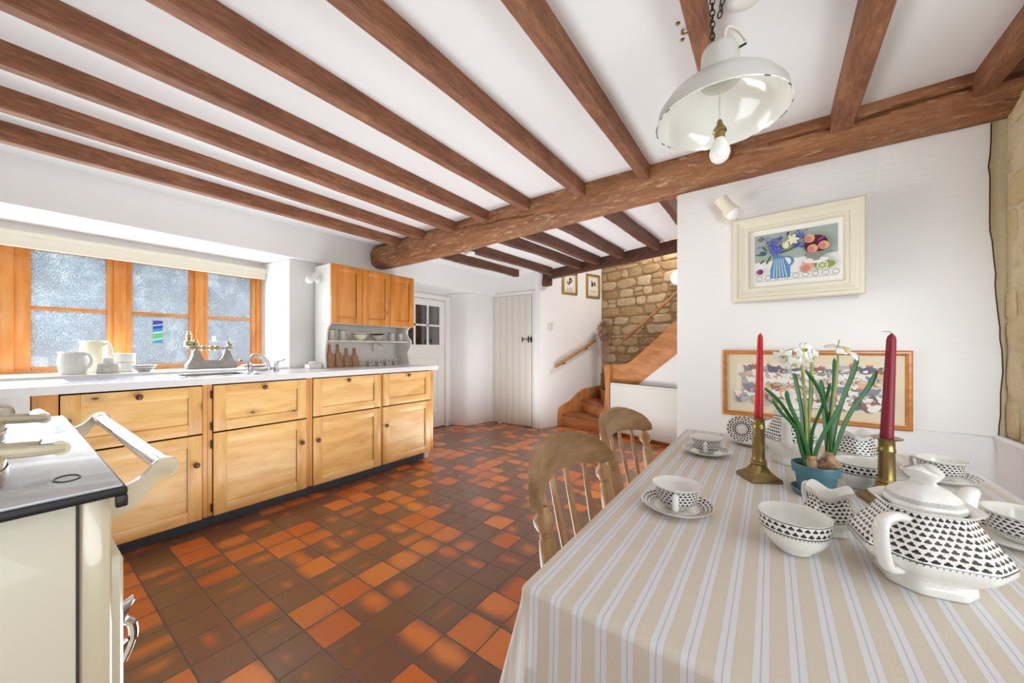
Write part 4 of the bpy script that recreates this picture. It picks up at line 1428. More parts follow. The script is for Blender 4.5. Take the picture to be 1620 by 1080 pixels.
# two lifted-shut insulating lids with cranked fork handles
for i, (x, lab) in enumerate(((-0.735, 'cream insulating lid with fork handle at the window end of the range top'), (-1.065, 'cream insulating lid with fork handle further from the camera on the range top'))):
    l = thing('insulating_lid', ('cream domed hotplate lid with fork handle closest to the camera side of the range' if i == 0 else 'cream domed hotplate lid with fork handle beside the kitchen units'), 'lid', (x, -0.135, 0.934), 0, 'hotplate lids')
    m = MB()
    m.lathe([(0.132, 0), (0.137, 0.006), (0.137, 0.030), (0.128, 0.046), (0.09, 0.060), (0.03, 0.066)], 44)
    m.build('lid_dome', CREAM2, l)
    m = MB()
    m.lathe([(0.1385, 0.0005), (0.1395, 0.004), (0.1395, 0.014), (0.1385, 0.018)], 44, cap0=False, cap1=False)
    m.build('lid_ring', CHROME, l)
    m = MB()
    for s in (-1, 1):
        m.tube(smooth_path([(s * 0.016, 0.115, 0.036), (s * 0.018, 0.140, 0.034), (s * 0.017, 0.162, 0.032), (s * 0.012, 0.178, 0.031)], 4), 0.0065, 8)
    m.tube([(-0.016, 0.176, 0.031), (0.016, 0.176, 0.031)], 0.009, 10)
    m.tube([(-0.020, 0.118, 0.036), (0.020, 0.118, 0.036)], 0.012, 10)
    m.build('fork_handle', CREAM2, l)
    m = MB()
    m.tube([(-0.011, 0.170, 0.036), (0.011, 0.170, 0.036)], 0.010, 10)
    m.build('handle_grip', STEEL, l)

# ------------------------------------------------------------------ stairs
st = thing('staircase', 'pine winder staircase with shaped newel and solid side string', 'staircase', tuple(S0), SRZ)
LP = lambda a, b, z: (a, -b, z)
NW = (0.645, 0.70)
T1 = MB(); R1 = MB()
RISE = 0.165
lines = [[(0.004, 0.86), (0.645, 0.735)], [(0.004, 0.46), (0.625, 0.69)], [(0.004, 0.06), (0.625, 0.66)], [(0.40, 0.004), (0.645, 0.64)], [(0.74, 0.004), (0.74, 0.62)]]
for i in range(7):
    lines.append([(0.74 + 0.20 * (i + 1), 0.004), (0.74 + 0.20 * (i + 1), 0.62)])
levels = [0.165, 0.33, 0.48, 0.62] + [0.68 + 0.165 * i for i in range(9)]
wall_pts = {0: [(0.004, 0.46)], 1: [(0.004, 0.06)], 2: [(0.004, 0.004), (0.40, 0.004)], 3: [(0.66, 0.004)]}
for i in range(len(lines) - 1):
    (w0, n0), (w1, n1) = lines[i], lines[i + 1]
    z = levels[i]
    if i == 2: poly = [w0, (0.004, 0.004), w1, n1, n0]
    else: poly = [w0, w1, n1, n0]
    # riser body
    R1.prism([(a, -b) for a, b in poly], lambda u, v, tt: (u, v, tt), max(0, z - 0.19), z - 0.028)
    # tread with nosing
    d = Vector((w0[0] - n0[0], w0[1] - n0[1])); d.normalize()
    q = Vector((-d.y, d.x))
    cen = Vector((sum(p[0] for p in poly) / len(poly), sum(p[1] for p in poly) / len(poly)))
    if (cen - Vector(w0)).dot(q) > 0: q = -q
    tw = [(w0[0] + q.x * 0.018, w0[1] + q.y * 0.018), *([w1] if i != 2 else [(0.004, 0.004), w1]), n1, (n0[0] + q.x * 0.018, n0[1] + q.y * 0.018)]
    T1.prism([(max(0.002, a), -max(0.002, b)) for a, b in tw], lambda u, v, tt: (u, v, tt), z - 0.028, z, bev=0.004)
R1.build('riser', STAIRX, st, smooth=False)
T1.build('tread', TREAD, st)
# side string, shaped where it meets the newel
m = MB()
def strz(a): return 0.92 + (a - 1.01) * 0.825
top = [(0.700, 0.868), (0.80, 0.870), (0.88, 0.878), (0.95, 0.896), (1.02, 0.93)] + [(a, strz(a)) for a in (1.12, 1.3, 1.6, 1.9, 2.25)]
bot = [(2.25, strz(2.25) - 0.375), (1.586, strz(1.586) - 0.375), (1.16, 0.695), (1.04, 0.60), (0.70, 0.50)]
m.prism([(a, z) for a, z in top[::-1]] + [(a, z) for a, z in bot[::-1]], lambda u, v, tt: (u, -tt, v), 0.622, 0.654, bev=0.003)
m.build('side_string', STAIRX, st)
m = MB()
out = [(0.60, 0), (0.72, 0), (0.72, 0.868), (0.675, 0.874), (0.640, 0.862), (0.625, 0.83), (0.640, 0.70), (0.655, 0.55), (0.640, 0.40), (0.615, 0.28), (0.60, 0.16)]
m.prism(out, lambda u, v, tt: (u, -tt, v), 0.655, 0.70, bev=0.006)
m.box((0.690, -0.712, 0), (0.722, -0.640, 0.868), 0.004)
m.build('newel_board', STAIRZ, st)
# wall string with ogee top along the white wall
m = MB()
wsn = [(0.935, 0), (0.935, 0.20), (0.92, 0.245), (0.885, 0.275), (0.83, 0.292), (0.74, 0.31), (0.64, 0.365), (0.56, 0.43), (0.46, 0.475), (0.36, 0.49), (0.20, 0.50), (0.02, 0.52), (0.02, 0)]
m.prism([(b, z) for b, z in wsn], lambda u, v, tt: (tt, -u, v), 0.003, 0.026, bev=0.004)
m.build('wall_string', STAIRZ, st)
# white spandrel under the string
m = MB()
m.prism([(0.71, 0), (2.25, 0), (2.25, strz(2.25) - 0.36), (1.586, strz(1.586) - 0.36), (1.16, 0.71), (1.04, 0.62), (0.71, 0.51)], lambda u, v, tt: tuple(sw(u, tt, v)), 0.625, 0.645)
struct(m.build('wall_spandrel', PL, smooth=False))
m = MB()
Mx = Matrix.Translation(S0) @ Matrix.Rotation(SRZ, 4, 'Z')
m.box((0.725, -0.672, 0.0), (2.2, -0.647, 0.075), 0.004, M=Mx)
struct(m.build('baseboard_stair', STAIRX))

# storage heater
h = thing('storage_heater', 'white storage heater standing under the pine stair string', 'heater', tuple(S0), SRZ)
m = MB()
m.box((0.752, -0.735, 0.045), (1.66, -0.680, 0.628), 0.008)
m.build('casing', HEATW, h)
m = MB()
m.box((0.757, -0.732, 0.6285), (1.655, -0.684, 0.650), 0.004)
m.build('top_grille_frame', HEATW, h)
m = MB()
for i in range(60):
    a = 0.775 + i * 0.0145
    m.box((a, -0.730, 0.6505), (a + 0.007, -0.687, 0.653))
m.build('grille', GRILLE, h, smooth=False)
for a_ in (0.80, 1.55):
    m = MB()
    m.box((a_, -0.73, 0.0), (a_ + 0.06, -0.685, 0.0448))
    m.build('foot', SLOT, h, smooth=False)

# handrails
def handrail(name, label, p0, p1, posts, wallpt):
    t = thing(name, label, 'handrail', tuple(S0), SRZ)
    m = MB()
    m.tube([LP(*p0), LP(*p1)], 0.025 if name == 'lower_handrail' else 0.021, 16)
    m.build('rail', RAILW, t)
    for f in posts:
        p = [p0[k] + (p1[k] - p0[k]) * f for k in range(3)]
        q = list(p); q[2] -= 0.048; q[wallpt[0]] = wallpt[1]
        mid = list(p); mid[2] -= 0.045
        m = MB()
        m.tube(smooth_path([LP(p[0], p[1], p[2] - 0.018), LP(*mid), LP(*q)], 5), 0.006, 8)
        axisv = [0, 0, 0]; axisv[wallpt[0]] = 0.004
        e = [q[k] + axisv[k] for k in range(3)]
        m.tube([LP(*q), LP(*e)], 0.016, 12)
        m.build('bracket', BRASS if name == 'stone_wall_handrail' else IRON, t)


handrail('lower_handrail', 'short wooden handrail climbing the white wall towards the dried flowers', (0.06, 1.03, 0.835), (0.06, 0.22, 1.200), (0.22, 0.78), (0, 0.002))
handrail('stone_wall_handrail', 'long pale wooden handrail on brass bracket across the rubble stone wall', (0.47, 0.075, 1.20), (1.75, 0.075, 2.135), (0.22, 0.75), (1, 0.022))

# framed plant prints above the lower handrail
for (b0, b1, z0, z1, lab, sd) in ((0.555, 0.850, 1.855, 2.17, 'gilt framed black leaf print half behind the wooden corbel', 1), (0.063, 0.358, 1.842, 2.20, 'gilt framed black leaf print at the stone wall corner', 2)):
    t = thing('botanical_print', lab, 'picture', tuple(S0), SRZ, 'botanical prints')
    m = MB()
    fw = 0.028
    for (a, b, c, d) in ((b0, b1, z0, z0 + fw), (b0, b1, z1 - fw, z1), (b0, b0 + fw, z0 + fw, z1 - fw), (b1 - fw, b1, z0 + fw, z1 - fw)):
        m.box((0.001, -b, c), (0.022, -a, d), 0.003)
    m.build('frame', GOLD, t)
    m = MB()
    m.box((0.001, -b1 + 0.02, z0 + 0.02), (0.008, -b0 - 0.02, z1 - 0.02))
    m.build('mount', MAT_C, t, smooth=False)
    m = MB()
    m.box((0.008, -b1 + 0.055, z0 + 0.06), (0.009, -b0 - 0.055, z1 - 0.06))
    pr = m.build('print', PAPER, t, smooth=False)
    m = MB()
    rg = random.Random(sd)
    cbm, cz = -(b0 + b1) / 2, (z0 + z1) / 2 + 0.03
    for k in range(11):
        ang = rg.uniform(0, 6.28); rr = rg.uniform(0.01, 0.06)
        cy, czz = cbm + rr * cos(ang) * 0.8, cz + rr * sin(ang)
        a2 = rg.uniform(0, 3.14)
        ring = [(0.0094 + 0.0001 * k, cy + 0.022 * cos(q) * cos(a2) - 0.010 * sin(q) * sin(a2), czz + 0.022 * cos(q) * sin(a2) + 0.010 * sin(q) * cos(a2)) for q in [2 * pi * i / 12 for i in range(12)]]
        m.face(ring, 0 if k % 4 else 1)
    for k in range(3): m.face([(0.0093, cbm - 0.05 + 0.04 * k, cz - 0.13), (0.0093, cbm - 0.03 + 0.04 * k, cz - 0.13), (0.0093, cbm - 0.032 + 0.04 * k, cz - 0.09), (0.0093, cbm - 0.048 + 0.04 * k, cz - 0.09)], 2)
    m.build('leaf_drawing', [BLACK, plain('print_rust', (150, 70, 40), 0.8), plain('print_grey', (150, 156, 150), 0.8)] if sd == 1 else [BLACK, bpy.data.materials['print_rust'], bpy.data.materials['print_grey']], pr, smooth=False)

t = thing('light_switch', 'square white light switch on the white wall by the plank door', 'switch', tuple(S0), SRZ)
m = MB()
m.box((0.001, -1.118, 1.335), (0.012, -1.032, 1.420), 0.003)
m.build('switch_plate', plain('switch_ivory', (214, 216, 196), 0.4), t)
m = MB()
m.box((0.012, -1.082, 1.362), (0.018, -1.068, 1.392), 0.002)
m.build('rocker', WHITEP, t)

t = thing('stair_wall_light', 'round white bulkhead light on the rubble stone wall above the handrail', 'light', tuple(S0), SRZ)
m = MB()
m.tube([LP(1.265, 0.022, 1.975), LP(1.265, 0.060, 1.975)], 0.098, 32)
m.build('light_base', WHITEP, t)
m = MB()
m.tube([LP(1.265, 0.060, 1.975), LP(1.265, 0.075, 1.975), LP(1.265, 0.085, 1.975)], [0.090, 0.082, 0.05], 32)
m.build('diffuser', BULBW, t)
bl = bpy.data.lights.new('bulkhead_lamp', 'POINT')
bl.energy = 0.4; bl.color = (1.0, 0.95, 0.88); bl.shadow_soft_size = 0.06
blo = bpy.data.objects.new('bulkhead_lamp', bl); COL.objects.link(blo)
blo.location = sw(1.265, 0.20, 1.975)

# dried flowers in a wicker pot standing on the corner of the winders
t = thing('dried_flower_arrangement', 'bunch of brown dried flower heads in wicker pot on the stair corner', 'dried flowers', tuple(sw(0.23, 0.19, 0.4805)), SRZ)
m = MB()
m.lathe([(0.055, 0), (0.062, 0.01), (0.070, 0.10), (0.066, 0.18), (0.072, 0.23), (0.060, 0.23), (0.05, 0.03)], 20)
m.build('wicker_pot', WICKER, t)
rg = random.Random(8)
m = MB()
hd = MB()
for i in range(120):
    th = rg.uniform(0, 6.28); ph_ = rg.uniform(-1.1, 1.5); rr = 0.125 * rg.uniform(0.3, 1.0) * cos(ph_)
    top = Vector((rr * cos(th) - 0.02, rr * sin(th) * 0.9, 0.845 + 0.135 * sin(ph_)))
    base = Vector((rg.uniform(-0.03, 0.03), rg.uniform(-0.03, 0.03), 0.12))
    if i < 45: m.tube([base, base.lerp(top, 0.5) + Vector((rg.uniform(-0.015, 0.015), rg.uniform(-0.015, 0.015), 0)), top], 0.0014, 4)
    for k in range(14):
        v = Vector((rg.gauss(0, 1), rg.gauss(0, 1), rg.gauss(0, 1))).normalized() * rg.uniform(0.012, 0.045)
        e = top + v
        hd.tube([top, e], 0.0014, 3)
        s = rg.uniform(0.004, 0.009)
        q = [e + Vector((s, 0, 0)), e + Vector((0, s, 0)), e + Vector((-s, 0, s * 0.5)), e + Vector((0, -s, -s * 0.5))]
        hd.face(q)
m.build('stems', TWIG, t)
hd.build('seed_heads', TWIG, t, smooth=False)

# smoke alarm and lamp hook remains on the ceiling
m = MB()
m.lathe([(0.050, 0), (0.050, -0.016), (0.044, -0.026), (0.028, -0.030), (0.010, -0.031)], 28)
o = m.build('smoke_alarm', WHITEP)
o.location = (-2.425, 2.68, 2.034)
tag(o, 'round white smoke alarm under a dark joist just beyond the great beam', 'smoke alarm')
t = thing('broken_ceiling_hook', 'small brass hook stump with two screw holes beside the joist', 'hook', (-0.235, 1.285, ZC))
m = MB()
m.tube(smooth_path([(0.0, 0, 0), (0.0, 0, -0.012), (0.02, 0, -0.018), (0.03, 0, -0.008)], 4), 0.004, 8)
m.build('hook', BRASS, t)
for d in (0.04, -0.035):
    m = MB()
    m.lathe([(0.008, 0), (0.006, -0.003), (0.002, -0.004)], 12, (-0.008, d, 0))
    m.build('screw', BRASS, t)

# ------------------------------------------------------------------ pendant lamp
pl = thing('pendant_lamp', 'white enamel factory pendant lamp with chipped rim hanging on a chain', 'lamp', (-0.117, 1.165, 1.730))
m = MB()
R0 = 0.164
outer = [(R0, 0.0), (R0 + 0.002, 0.003), (R0 - 0.001, 0.012), (0.158, 0.036), (0.138, 0.064), (0.106, 0.090), (0.070, 0.106), (0.053, 0.112), (0.050, 0.122), (0.046, 0.184), (0.042, 0.196), (0.030, 0.201), (0.006, 0.202)]
m.lathe(outer, 64, cap0=False)
m.build('shade', ENAMO, pl, ang=50)
m = MB()
inner = [(R0 - 0.001, 0.0005), (R0 - 0.005, 0.010), (0.153, 0.034), (0.133, 0.060), (0.102, 0.084), (0.066, 0.099), (0.054, 0.103), (0.053, 0.098), (0.048, 0.098), (0.046, 0.108), (0.043, 0.184), (0.005, 0.192)]
m.lathe(inner, 64, cap0=False)
m.build('shade_lining', ENAM, pl, ang=50)
m = MB()
rg = random.Random(5)
for i in range(64):
    a = 2 * pi * i / 64
    m.tube([((R0 + 0.0005) * cos(a + q), (R0 + 0.0005) * sin(a + q), 0.001) for q in (0, 0.045, 0.09)], rg.choice([0.0012, 0.0014, 0.0018, 0.0022]), 5, rg.choice([0, 0, 0, 1]))
m.build('rim', [ENAM, CHIP], pl)
m = MB()
m.tube(smooth_path([(0, 0, 0.190), (0.002, 0, 0.10), (0.0, 0, 0.02), (0.001, 0, -0.010)], 5), 0.0032, 8)
m.build('inner_flex', FLEX, pl)
m = MB()
m.lathe([(0.004, -0.002), (0.007, -0.006), (0.008, -0.016), (0.014, -0.024), (0.017, -0.030), (0.018, -0.036), (0.0135, -0.038), (0.0135, -0.054), (0.006, -0.056)], 20)
m.build('bulb_holder', BRASS, pl)
m = MB()
m.lathe([(0.012, -0.054), (0.0150, -0.060), (0.021, -0.074), (0.0255, -0.088), (0.026, -0.098), (0.021, -0.112), (0.012, -0.120), (0.003, -0.122)], 24)
m.build('bulb', BULBW, pl)
m = MB()
def link(c, rot, tilt=0.0):
    pts = []
    for i in range(12):
        a = 2 * pi * i / 12
        u, v = 0.0062 * cos(a), 0.0105 * sin(a)
        pts.append((c[0] + u * cos(rot), c[1] + u * sin(rot), c[2] + v))
    m.tube(pts, 0.0018, 6, closed=True)
zz = 0.208
k = 0
while zz < 0.396:
    link((-0.018 + 0.0, 0.0, zz), (k % 2) * pi / 2 + 0.4); link((0.004 + 0.004 * sin(k), 0.004, zz + 0.006), (k % 2) * pi / 2 + 1.2) if zz > 0.28 else None
    zz += 0.0165; k += 1
m.build('chain', CHAINM, pl)
m = MB()
m.tube(smooth_path([(0.012, 0, 0.200), (0.013, 0.0, 0.225), (0.014, 0.0, 0.238), (0.022, 0.0, 0.247), (0.040, 0.010, 0.238), (0.056, 0.018, 0.215), (0.060, 0.020, 0.204)], 6), 0.0042, 8)
m.build('flex', FLEX, pl)
m = MB()
m.lathe([(0.010, 0.199), (0.010, 0.214), (0.006, 0.218)], 14, (0.012, 0, 0))
m.build('cord_grip', PEWTER, pl)
m = MB()
m.tube([(0.044, 0.01, 0.186), (0.062, 0.014, 0.192)], 0.003, 8)
m.build('wing_screw', IRON, pl)
m = MB()
m.lathe([(0.055, 0), (0.053, -0.012), (0.035, -0.030), (0.014, -0.036)], 28)
o = m.build('ceiling_rose', WHITEP)
o.location = (-0.06, 1.25, ZC)
tag(o, 'white round ceiling rose above the pendant lamp', 'ceiling rose')

# ------------------------------------------------------------------ pictures on the white wall
def frame_mesh(w, h, prof):
    """mitred picture frame in the XZ plane, facing -Y; prof: (inset, depth) pairs from the outside edge inwards"""
    m = MB()
    rings = []
    for (s, d) in prof:
        rings.append([(-w / 2 + s, -d, -h / 2 + s), (w / 2 - s, -d, -h / 2 + s), (w / 2 - s, -d, h / 2 - s), (-w / 2 + s, -d, h / 2 - s)])
    m.loft(rings, None, True)
    return m


def rect(m, x0, z0, x1, z1, d, mi):
    m.face([(x0, -d, z0), (x1, -d, z0), (x1, -d, z1), (x0, -d, z1)], mi)


def blob(m, cx, cz, rx, rz, d, mi, rot=0.0, n=20):
    m.face([(cx + rx * cos(q) * cos(rot) - rz * sin(q) * sin(rot), -d, cz + rx * cos(q) * sin(rot) + rz * sin(q) * cos(rot)) for q in [2 * pi * i / n for i in range(n)]], mi)


W1, H1 = 0.505, 0.432
p1 = thing('jug_painting', 'cream framed still life print of a blue jug of flowers and fruit', 'picture', (0.092, 2.252, 1.545), -0.10)
m = frame_mesh(W1, H1, [(0.0, 0.0), (0.0, 0.030), (0.006, 0.036), (0.018, 0.036), (0.024, 0.030), (0.030, 0.031), (0.052, 0.022), (0.056, 0.026), (0.066, 0.026), (0.072, 0.016), (0.072, 0.004)])
m.build('frame', CREAMFRAME, p1, ang=20)
m = MB()
m.box((-W1 / 2 + 0.01, -0.008, -H1 / 2 + 0.01), (W1 / 2 - 0.01, 0.0, H1 / 2 - 0.01))
m.build('mount', MAT_W, p1, smooth=False)
PW, PH = 0.320, 0.240
pc = {}
for nm, c in dict(sage=(160, 174, 164), cloth=(228, 228, 226), blue=(88, 138, 178), bluew=(206, 220, 230), violet=(112, 116, 196), deep=(66, 82, 164), purple=(84, 52, 96), lemon=(226, 226, 186), leaf=(92, 110, 62), peach=(226, 168, 122), rose=(206, 128, 118), plum=(70, 24, 48), magenta=(170, 48, 136), bowl=(136, 142, 130), lime=(140, 156, 72), limew=(228, 232, 208), line=(150, 146, 126)).items():
    pc[nm] = plain('paint_' + nm, c, 0.75)
names = list(pc)
I = {n_: i for i, n_ in enumerate(names)}
m = MB()
D = [0.0090]
def q(u, v): return (-PW / 2 + u * PW, PH / 2 - v * PH)
def nd():
    D[0] += 0.00006
    return D[0]
def pr(u0, v0, u1, v1, c):
    a, b = q(u0, v1), q(u1, v0)
    rect(m, a[0], a[1], b[0], b[1], nd(), I[c])
def pb(u, v, ru, rv, c, rot=0.0):
    a = q(u, v); blob(m, a[0], a[1], ru * PW, rv * PW, nd(), I[c], rot)
def pp(pts, c):
    d = nd(); m.face([(q(u, v)[0], -d, q(u, v)[1]) for u, v in pts], I[c])
pr(0, 0, 1, 1, 'cloth')
pp([(0, 0), (0, 0.58), (1, 0.55), (1, 0)], 'sage')
pp([(0, 0.86), (0, 0.868), (1, 0.868), (1, 0.86)], 'line'); pr(0, 0.985, 1, 0.993, 'line')
for i in range(9):
    pb(0.06 + i * 0.115, 0.925, 0.042, 0.036, 'line'); pb(0.06 + i * 0.115, 0.925, 0.034, 0.028, 'cloth')
rg = random.Random(3)
pb(0.415, 0.62, 0.085, 0.085, 'blue'); pb(0.405, 0.62, 0.062, 0.064, 'cloth')
pp([(0.235, 0.49), (0.37, 0.49), (0.385, 0.54), (0.455, 0.74), (0.455, 0.945), (0.205, 0.945), (0.205, 0.76), (0.245, 0.56)], 'blue')
for i in range(5):
    u = 0.235 + i * 0.042
    pp([(0.262 + i * 0.024, 0.545), (0.270 + i * 0.024, 0.545), (u + 0.016, 0.93), (u + 0.004, 0.93)], 'bluew')
for (u, v, r, rot) in ((0.08, 0.42, 0.075, -0.1), (0.18, 0.55, 0.07, 1.1), (0.41, 0.40, 0.085, 0.25), (0.13, 0.30, 0.055, -1.0), (0.48, 0.36, 0.04, 0.5), (0.10, 0.57, 0.04, 0.8)):
    pb(u, v, r, 0.016, 'leaf', rot)
for k in range(170):
    a = rg.choice([(0.19, 0.17), (0.30, 0.14), (0.26, 0.30), (0.24, 0.26), (0.30, 0.36), (0.55, 0.30), (0.58, 0.13)])
    pb(a[0] + rg.gauss(0, 0.034), a[1] + rg.gauss(0, 0.045), rg.uniform(0.012, 0.028), rg.uniform(0.005, 0.010), rg.choice(['violet', 'violet', 'violet', 'deep']), rg.uniform(0, 3.1))
for k in range(14): pb(0.28 + 0.045 * cos(k * 0.45), 0.40 + 0.06 * sin(k * 0.45), 0.035, 0.008, 'deep' if k % 2 else 'violet', -k * 0.45)
for k in range(9): pb(0.09 + 0.03 * cos(k * 0.7), 0.10 + 0.03 * sin(k * 0.7), 0.022, 0.005, 'purple', k * 0.7)
pb(0.12, 0.39, 0.05, 0.020, 'deep', -0.3); pb(0.06, 0.27, 0.03, 0.012, 'violet', 0.3)
pb(0.40, 0.29, 0.042, 0.055, 'lemon', 0.2)
for k in range(6): pb(0.49 + 0.035 * cos(k), 0.20 + 0.05 * sin(k), 0.045, 0.022, 'lemon', -k)
pb(0.43, 0.06, 0.014, 0.03, 'purple', -0.4)
pp([(0.36, 0.32), (0.365, 0.32), (0.43, 0.10), (0.425, 0.10)], 'leaf')
a = [(0.74 + 0.125 * cos(t_ * pi / 16), 0.50 + 0.0 + 0.22 * sin(t_ * pi / 16)) for t_ in range(17)]
pb(0.755, 0.68, 0.15, 0.045, 'line'); pb(0.755, 0.675, 0.146, 0.042, 'cloth')
pb(0.76, 0.36, 0.135, 0.135, 'plum')
pb(0.82, 0.26, 0.05, 0.015, 'magenta', 0.6)
for (u, v) in ((0.685, 0.235), (0.72, 0.44), (0.845, 0.40)): pb(u, v, 0.062, 0.062, 'peach'); pb(u - 0.018, v + 0.012, 0.040, 0.050, 'rose')
pp([(0.635, 0.52), (0.885, 0.50), (0.86, 0.58), (0.80, 0.645), (0.80, 0.675), (0.725, 0.68), (0.725, 0.65), (0.665, 0.60)], 'bowl')
pb(0.655, 0.80, 0.072, 0.066, 'peach'); pb(0.640, 0.81, 0.050, 0.048, 'rose')
pb(0.90, 0.775, 0.075, 0.050, 'lime', 0.15); pb(0.83, 0.79, 0.066, 0.058, 'limew'); pb(0.83, 0.79, 0.052, 0.046, 'lime')
for k in range(3):
    c_, s_ = cos(k * 1.05) , sin(k * 1.05)
    pp([(0.83 + 0.052 * c_ - 0.004 * s_, 0.79 + 0.062 * s_ + 0.005 * c_), (0.83 - 0.052 * c_ - 0.004 * s_, 0.79 - 0.062 * s_ + 0.005 * c_), (0.83 - 0.052 * c_ + 0.004 * s_, 0.79 - 0.062 * s_ - 0.005 * c_), (0.83 + 0.052 * c_ + 0.004 * s_, 0.79 + 0.062 * s_ - 0.005 * c_)], 'limew')
pb(0.075, 0.79, 0.042, 0.042, 'plum'); pb(0.065, 0.79, 0.026, 0.034, 'magenta')
m.build('print', [pc[n_] for n_ in names], p1, smooth=False)

W2, H2 = 0.708, 0.345
p2 = thing('hen_picture', 'long oak framed picture of a crowd of hens behind the candles', 'picture', (0.141, 2.279, 0.905), 0)
m = frame_mesh(W2, H2, [(0.0, 0.0), (0.0, 0.018), (0.005, 0.022), (0.013, 0.022), (0.018, 0.016), (0.021, 0.015), (0.021, 0.003)])
m.build('frame', FRAMEOAK, p2, ang=20)
m = MB()
m.box((-W2 / 2 + 0.01, -0.006, -H2 / 2 + 0.01), (W2 / 2 - 0.01, 0.0, H2 / 2 - 0.01))
m.build('mount', MAT_C, p2, smooth=False)
hc = [plain('hen_' + nm, c, 0.8) for nm, c in (('paper', (226, 216, 198)), ('slate', (132, 136, 150)), ('grey', (176, 176, 176)), ('buff', (216, 176, 136)), ('white', (230, 226, 218)), ('brown', (146, 116, 96)), ('comb', (214, 130, 112)), ('dark', (106, 108, 122)))]
m = MB()
D[0] = 0.0062
rect(m, -0.29, -0.112, 0.29, 0.105, nd(), 0)
rg = random.Random(21)
hens = []
for row in range(6):
    for i in range(19):
        hens.append((-0.27 + i * 0.030 + rg.uniform(-0.012, 0.012), 0.078 - row * 0.033 + rg.uniform(-0.010, 0.010), row))
for (x, z, row) in hens:
    if abs(x) > 0.272: continue
    if row == 0: c = rg.choice([1, 1, 7, 7, 2, 5])
    elif row in (1, 2): c = rg.choice([4, 4, 2, 3, 1, 4])
    else: c = rg.choice([3, 4, 2, 4, 5, 1] if x < 0.12 else [1, 7, 5, 4, 4])
    s = rg.choice([-1, 1]); k_ = rg.uniform(0.8, 1.25)
    blob(m, x, z, 0.019 * k_, 0.013 * k_, nd(), c, rg.uniform(-0.4, 0.4))
    blob(m, x - s * 0.016 * k_, z + 0.008 * k_, 0.010 * k_, 0.006 * k_, nd(), c, -s * 0.9)
    blob(m, x + s * 0.014 * k_, z + 0.012 * k_, 0.0065 * k_, 0.010 * k_, nd(), c if rg.random() < 0.7 else 2, s * -0.5)
    blob(m, x + s * 0.017 * k_, z + 0.021 * k_, 0.0045 * k_, 0.0040 * k_, nd(), 6)
    if rg.random() < 0.5: blob(m, x, z - 0.003, 0.010 * k_, 0.005 * k_, nd(), rg.choice([2, 4, 0]), 0.3)
m.build('print', hc, p2, smooth=False)

# ------------------------------------------------------------------ dining table and cloth
TX0, TX1, TY0, TY1, TZ = -0.283, 0.452, 0.442, 1.662, 0.745
t = thing('dining_table', 'rectangular dining table hidden under the striped linen cloth', 'table', (0.08, 1.05, 0))
m = MB()
m.box((TX0 + 0.006 - 0.08, TY0 + 0.006 - 1.05, TZ - 0.035), (TX1 - 0.006 - 0.08, TY1 - 0.006 - 1.05, TZ), 0.003)
m.box((TX0 + 0.07 - 0.08, TY0 + 0.07 - 1.05, TZ - 0.12), (TX1 - 0.07 - 0.08, TY1 - 0.07 - 1.05, TZ - 0.0355))
m.build('tabletop', CHAIRW, t)
for sx in (TX0 + 0.06, TX1 - 0.06):
    for sy in (TY0 + 0.06, TY1 - 0.06):
        m = MB()
        m.tube([(sx - 0.08, sy - 1.05, 0), (sx - 0.08, sy - 1.05, TZ - 0.036)], [0.022, 0.032], 12)
        m.build('leg', CHAIRZ, t)


def cloth():
    m = MB()
    drop = 0.285
    def axis(a, b, n):
        L = [a - drop + drop * k / 18 for k in range(18)]
        L += [a + (b - a) * k / n for k in range(n + 1)]
        L += [b + drop * (k + 1) / 18 for k in range(18)]
        return L
    # finer rows by the edge
    xs = axis(TX0, TX1, 30); ys = axis(TY0, TY1, 40)
    for e in (0.004, 0.009, 0.014, 0.02):
        for L, (a, b) in ((xs, (TX0, TX1)), (ys, (TY0, TY1))):
            L.extend([a - e, b + e])
    xs = sorted(set(xs)); ys = sorted(set(ys))
    rad = 0.012
    grid = []
    for y in ys:
        row = []
        for x in xs:
            dx = max(TX0 - x, 0) * -1 + max(x - TX1, 0)
            dy = max(TY0 - y, 0) * -1 + max(y - TY1, 0)
            L = sqrt(dx * dx + dy * dy)
            px, py = min(max(x, TX0), TX1), min(max(y, TY0), TY1)
            z = TZ + 0.006
            if L > 0:
                ux, uy = dx / L, dy / L
                q = min(L / rad, pi / 2)
                out = rad * sin(q); dn = rad * (1 - cos(q)) + max(0, L - rad * pi / 2)
                corner = abs(2 * ux * uy)
                dnn = max(0, dn - 0.02)
                ph = (px * 1.0 + py * 1.3) * 21
                out += dnn * (0.02 + 0.25 * corner ** 0.7) + dnn * 0.04 * sin(ph + 0.8) * (1 - corner) * min(1, dnn / 0.1)
                px += ux * out; py += uy * out; z -= dn
            else:
                z += 0.0007 * sin(px * 33 + py * 7) * sin(py * 23)
            row.append(m.bm.verts.new((px, py, z)))
        grid.append(row)
    for j in range(len(ys) - 1):
        for i in range(len(xs) - 1):
            f = m.bm.faces.new([grid[j][i], grid[j][i + 1], grid[j + 1][i + 1], grid[j + 1][i]])
            for l, (a, b) in zip(f.loops, ((i, j), (i + 1, j), (i + 1, j + 1), (i, j + 1))): l[m.uv].uv = (xs[a], ys[b])
    o = m.build('tablecloth', CLOTH, ang=80)
    so = o.modifiers.new('thickness', 'SOLIDIFY'); so.thickness = 0.0012; so.offset = -1
    return o


tag(cloth(), 'beige linen tablecloth with white stripes over the dining table', 'tablecloth')
ZT = TZ + 0.0075

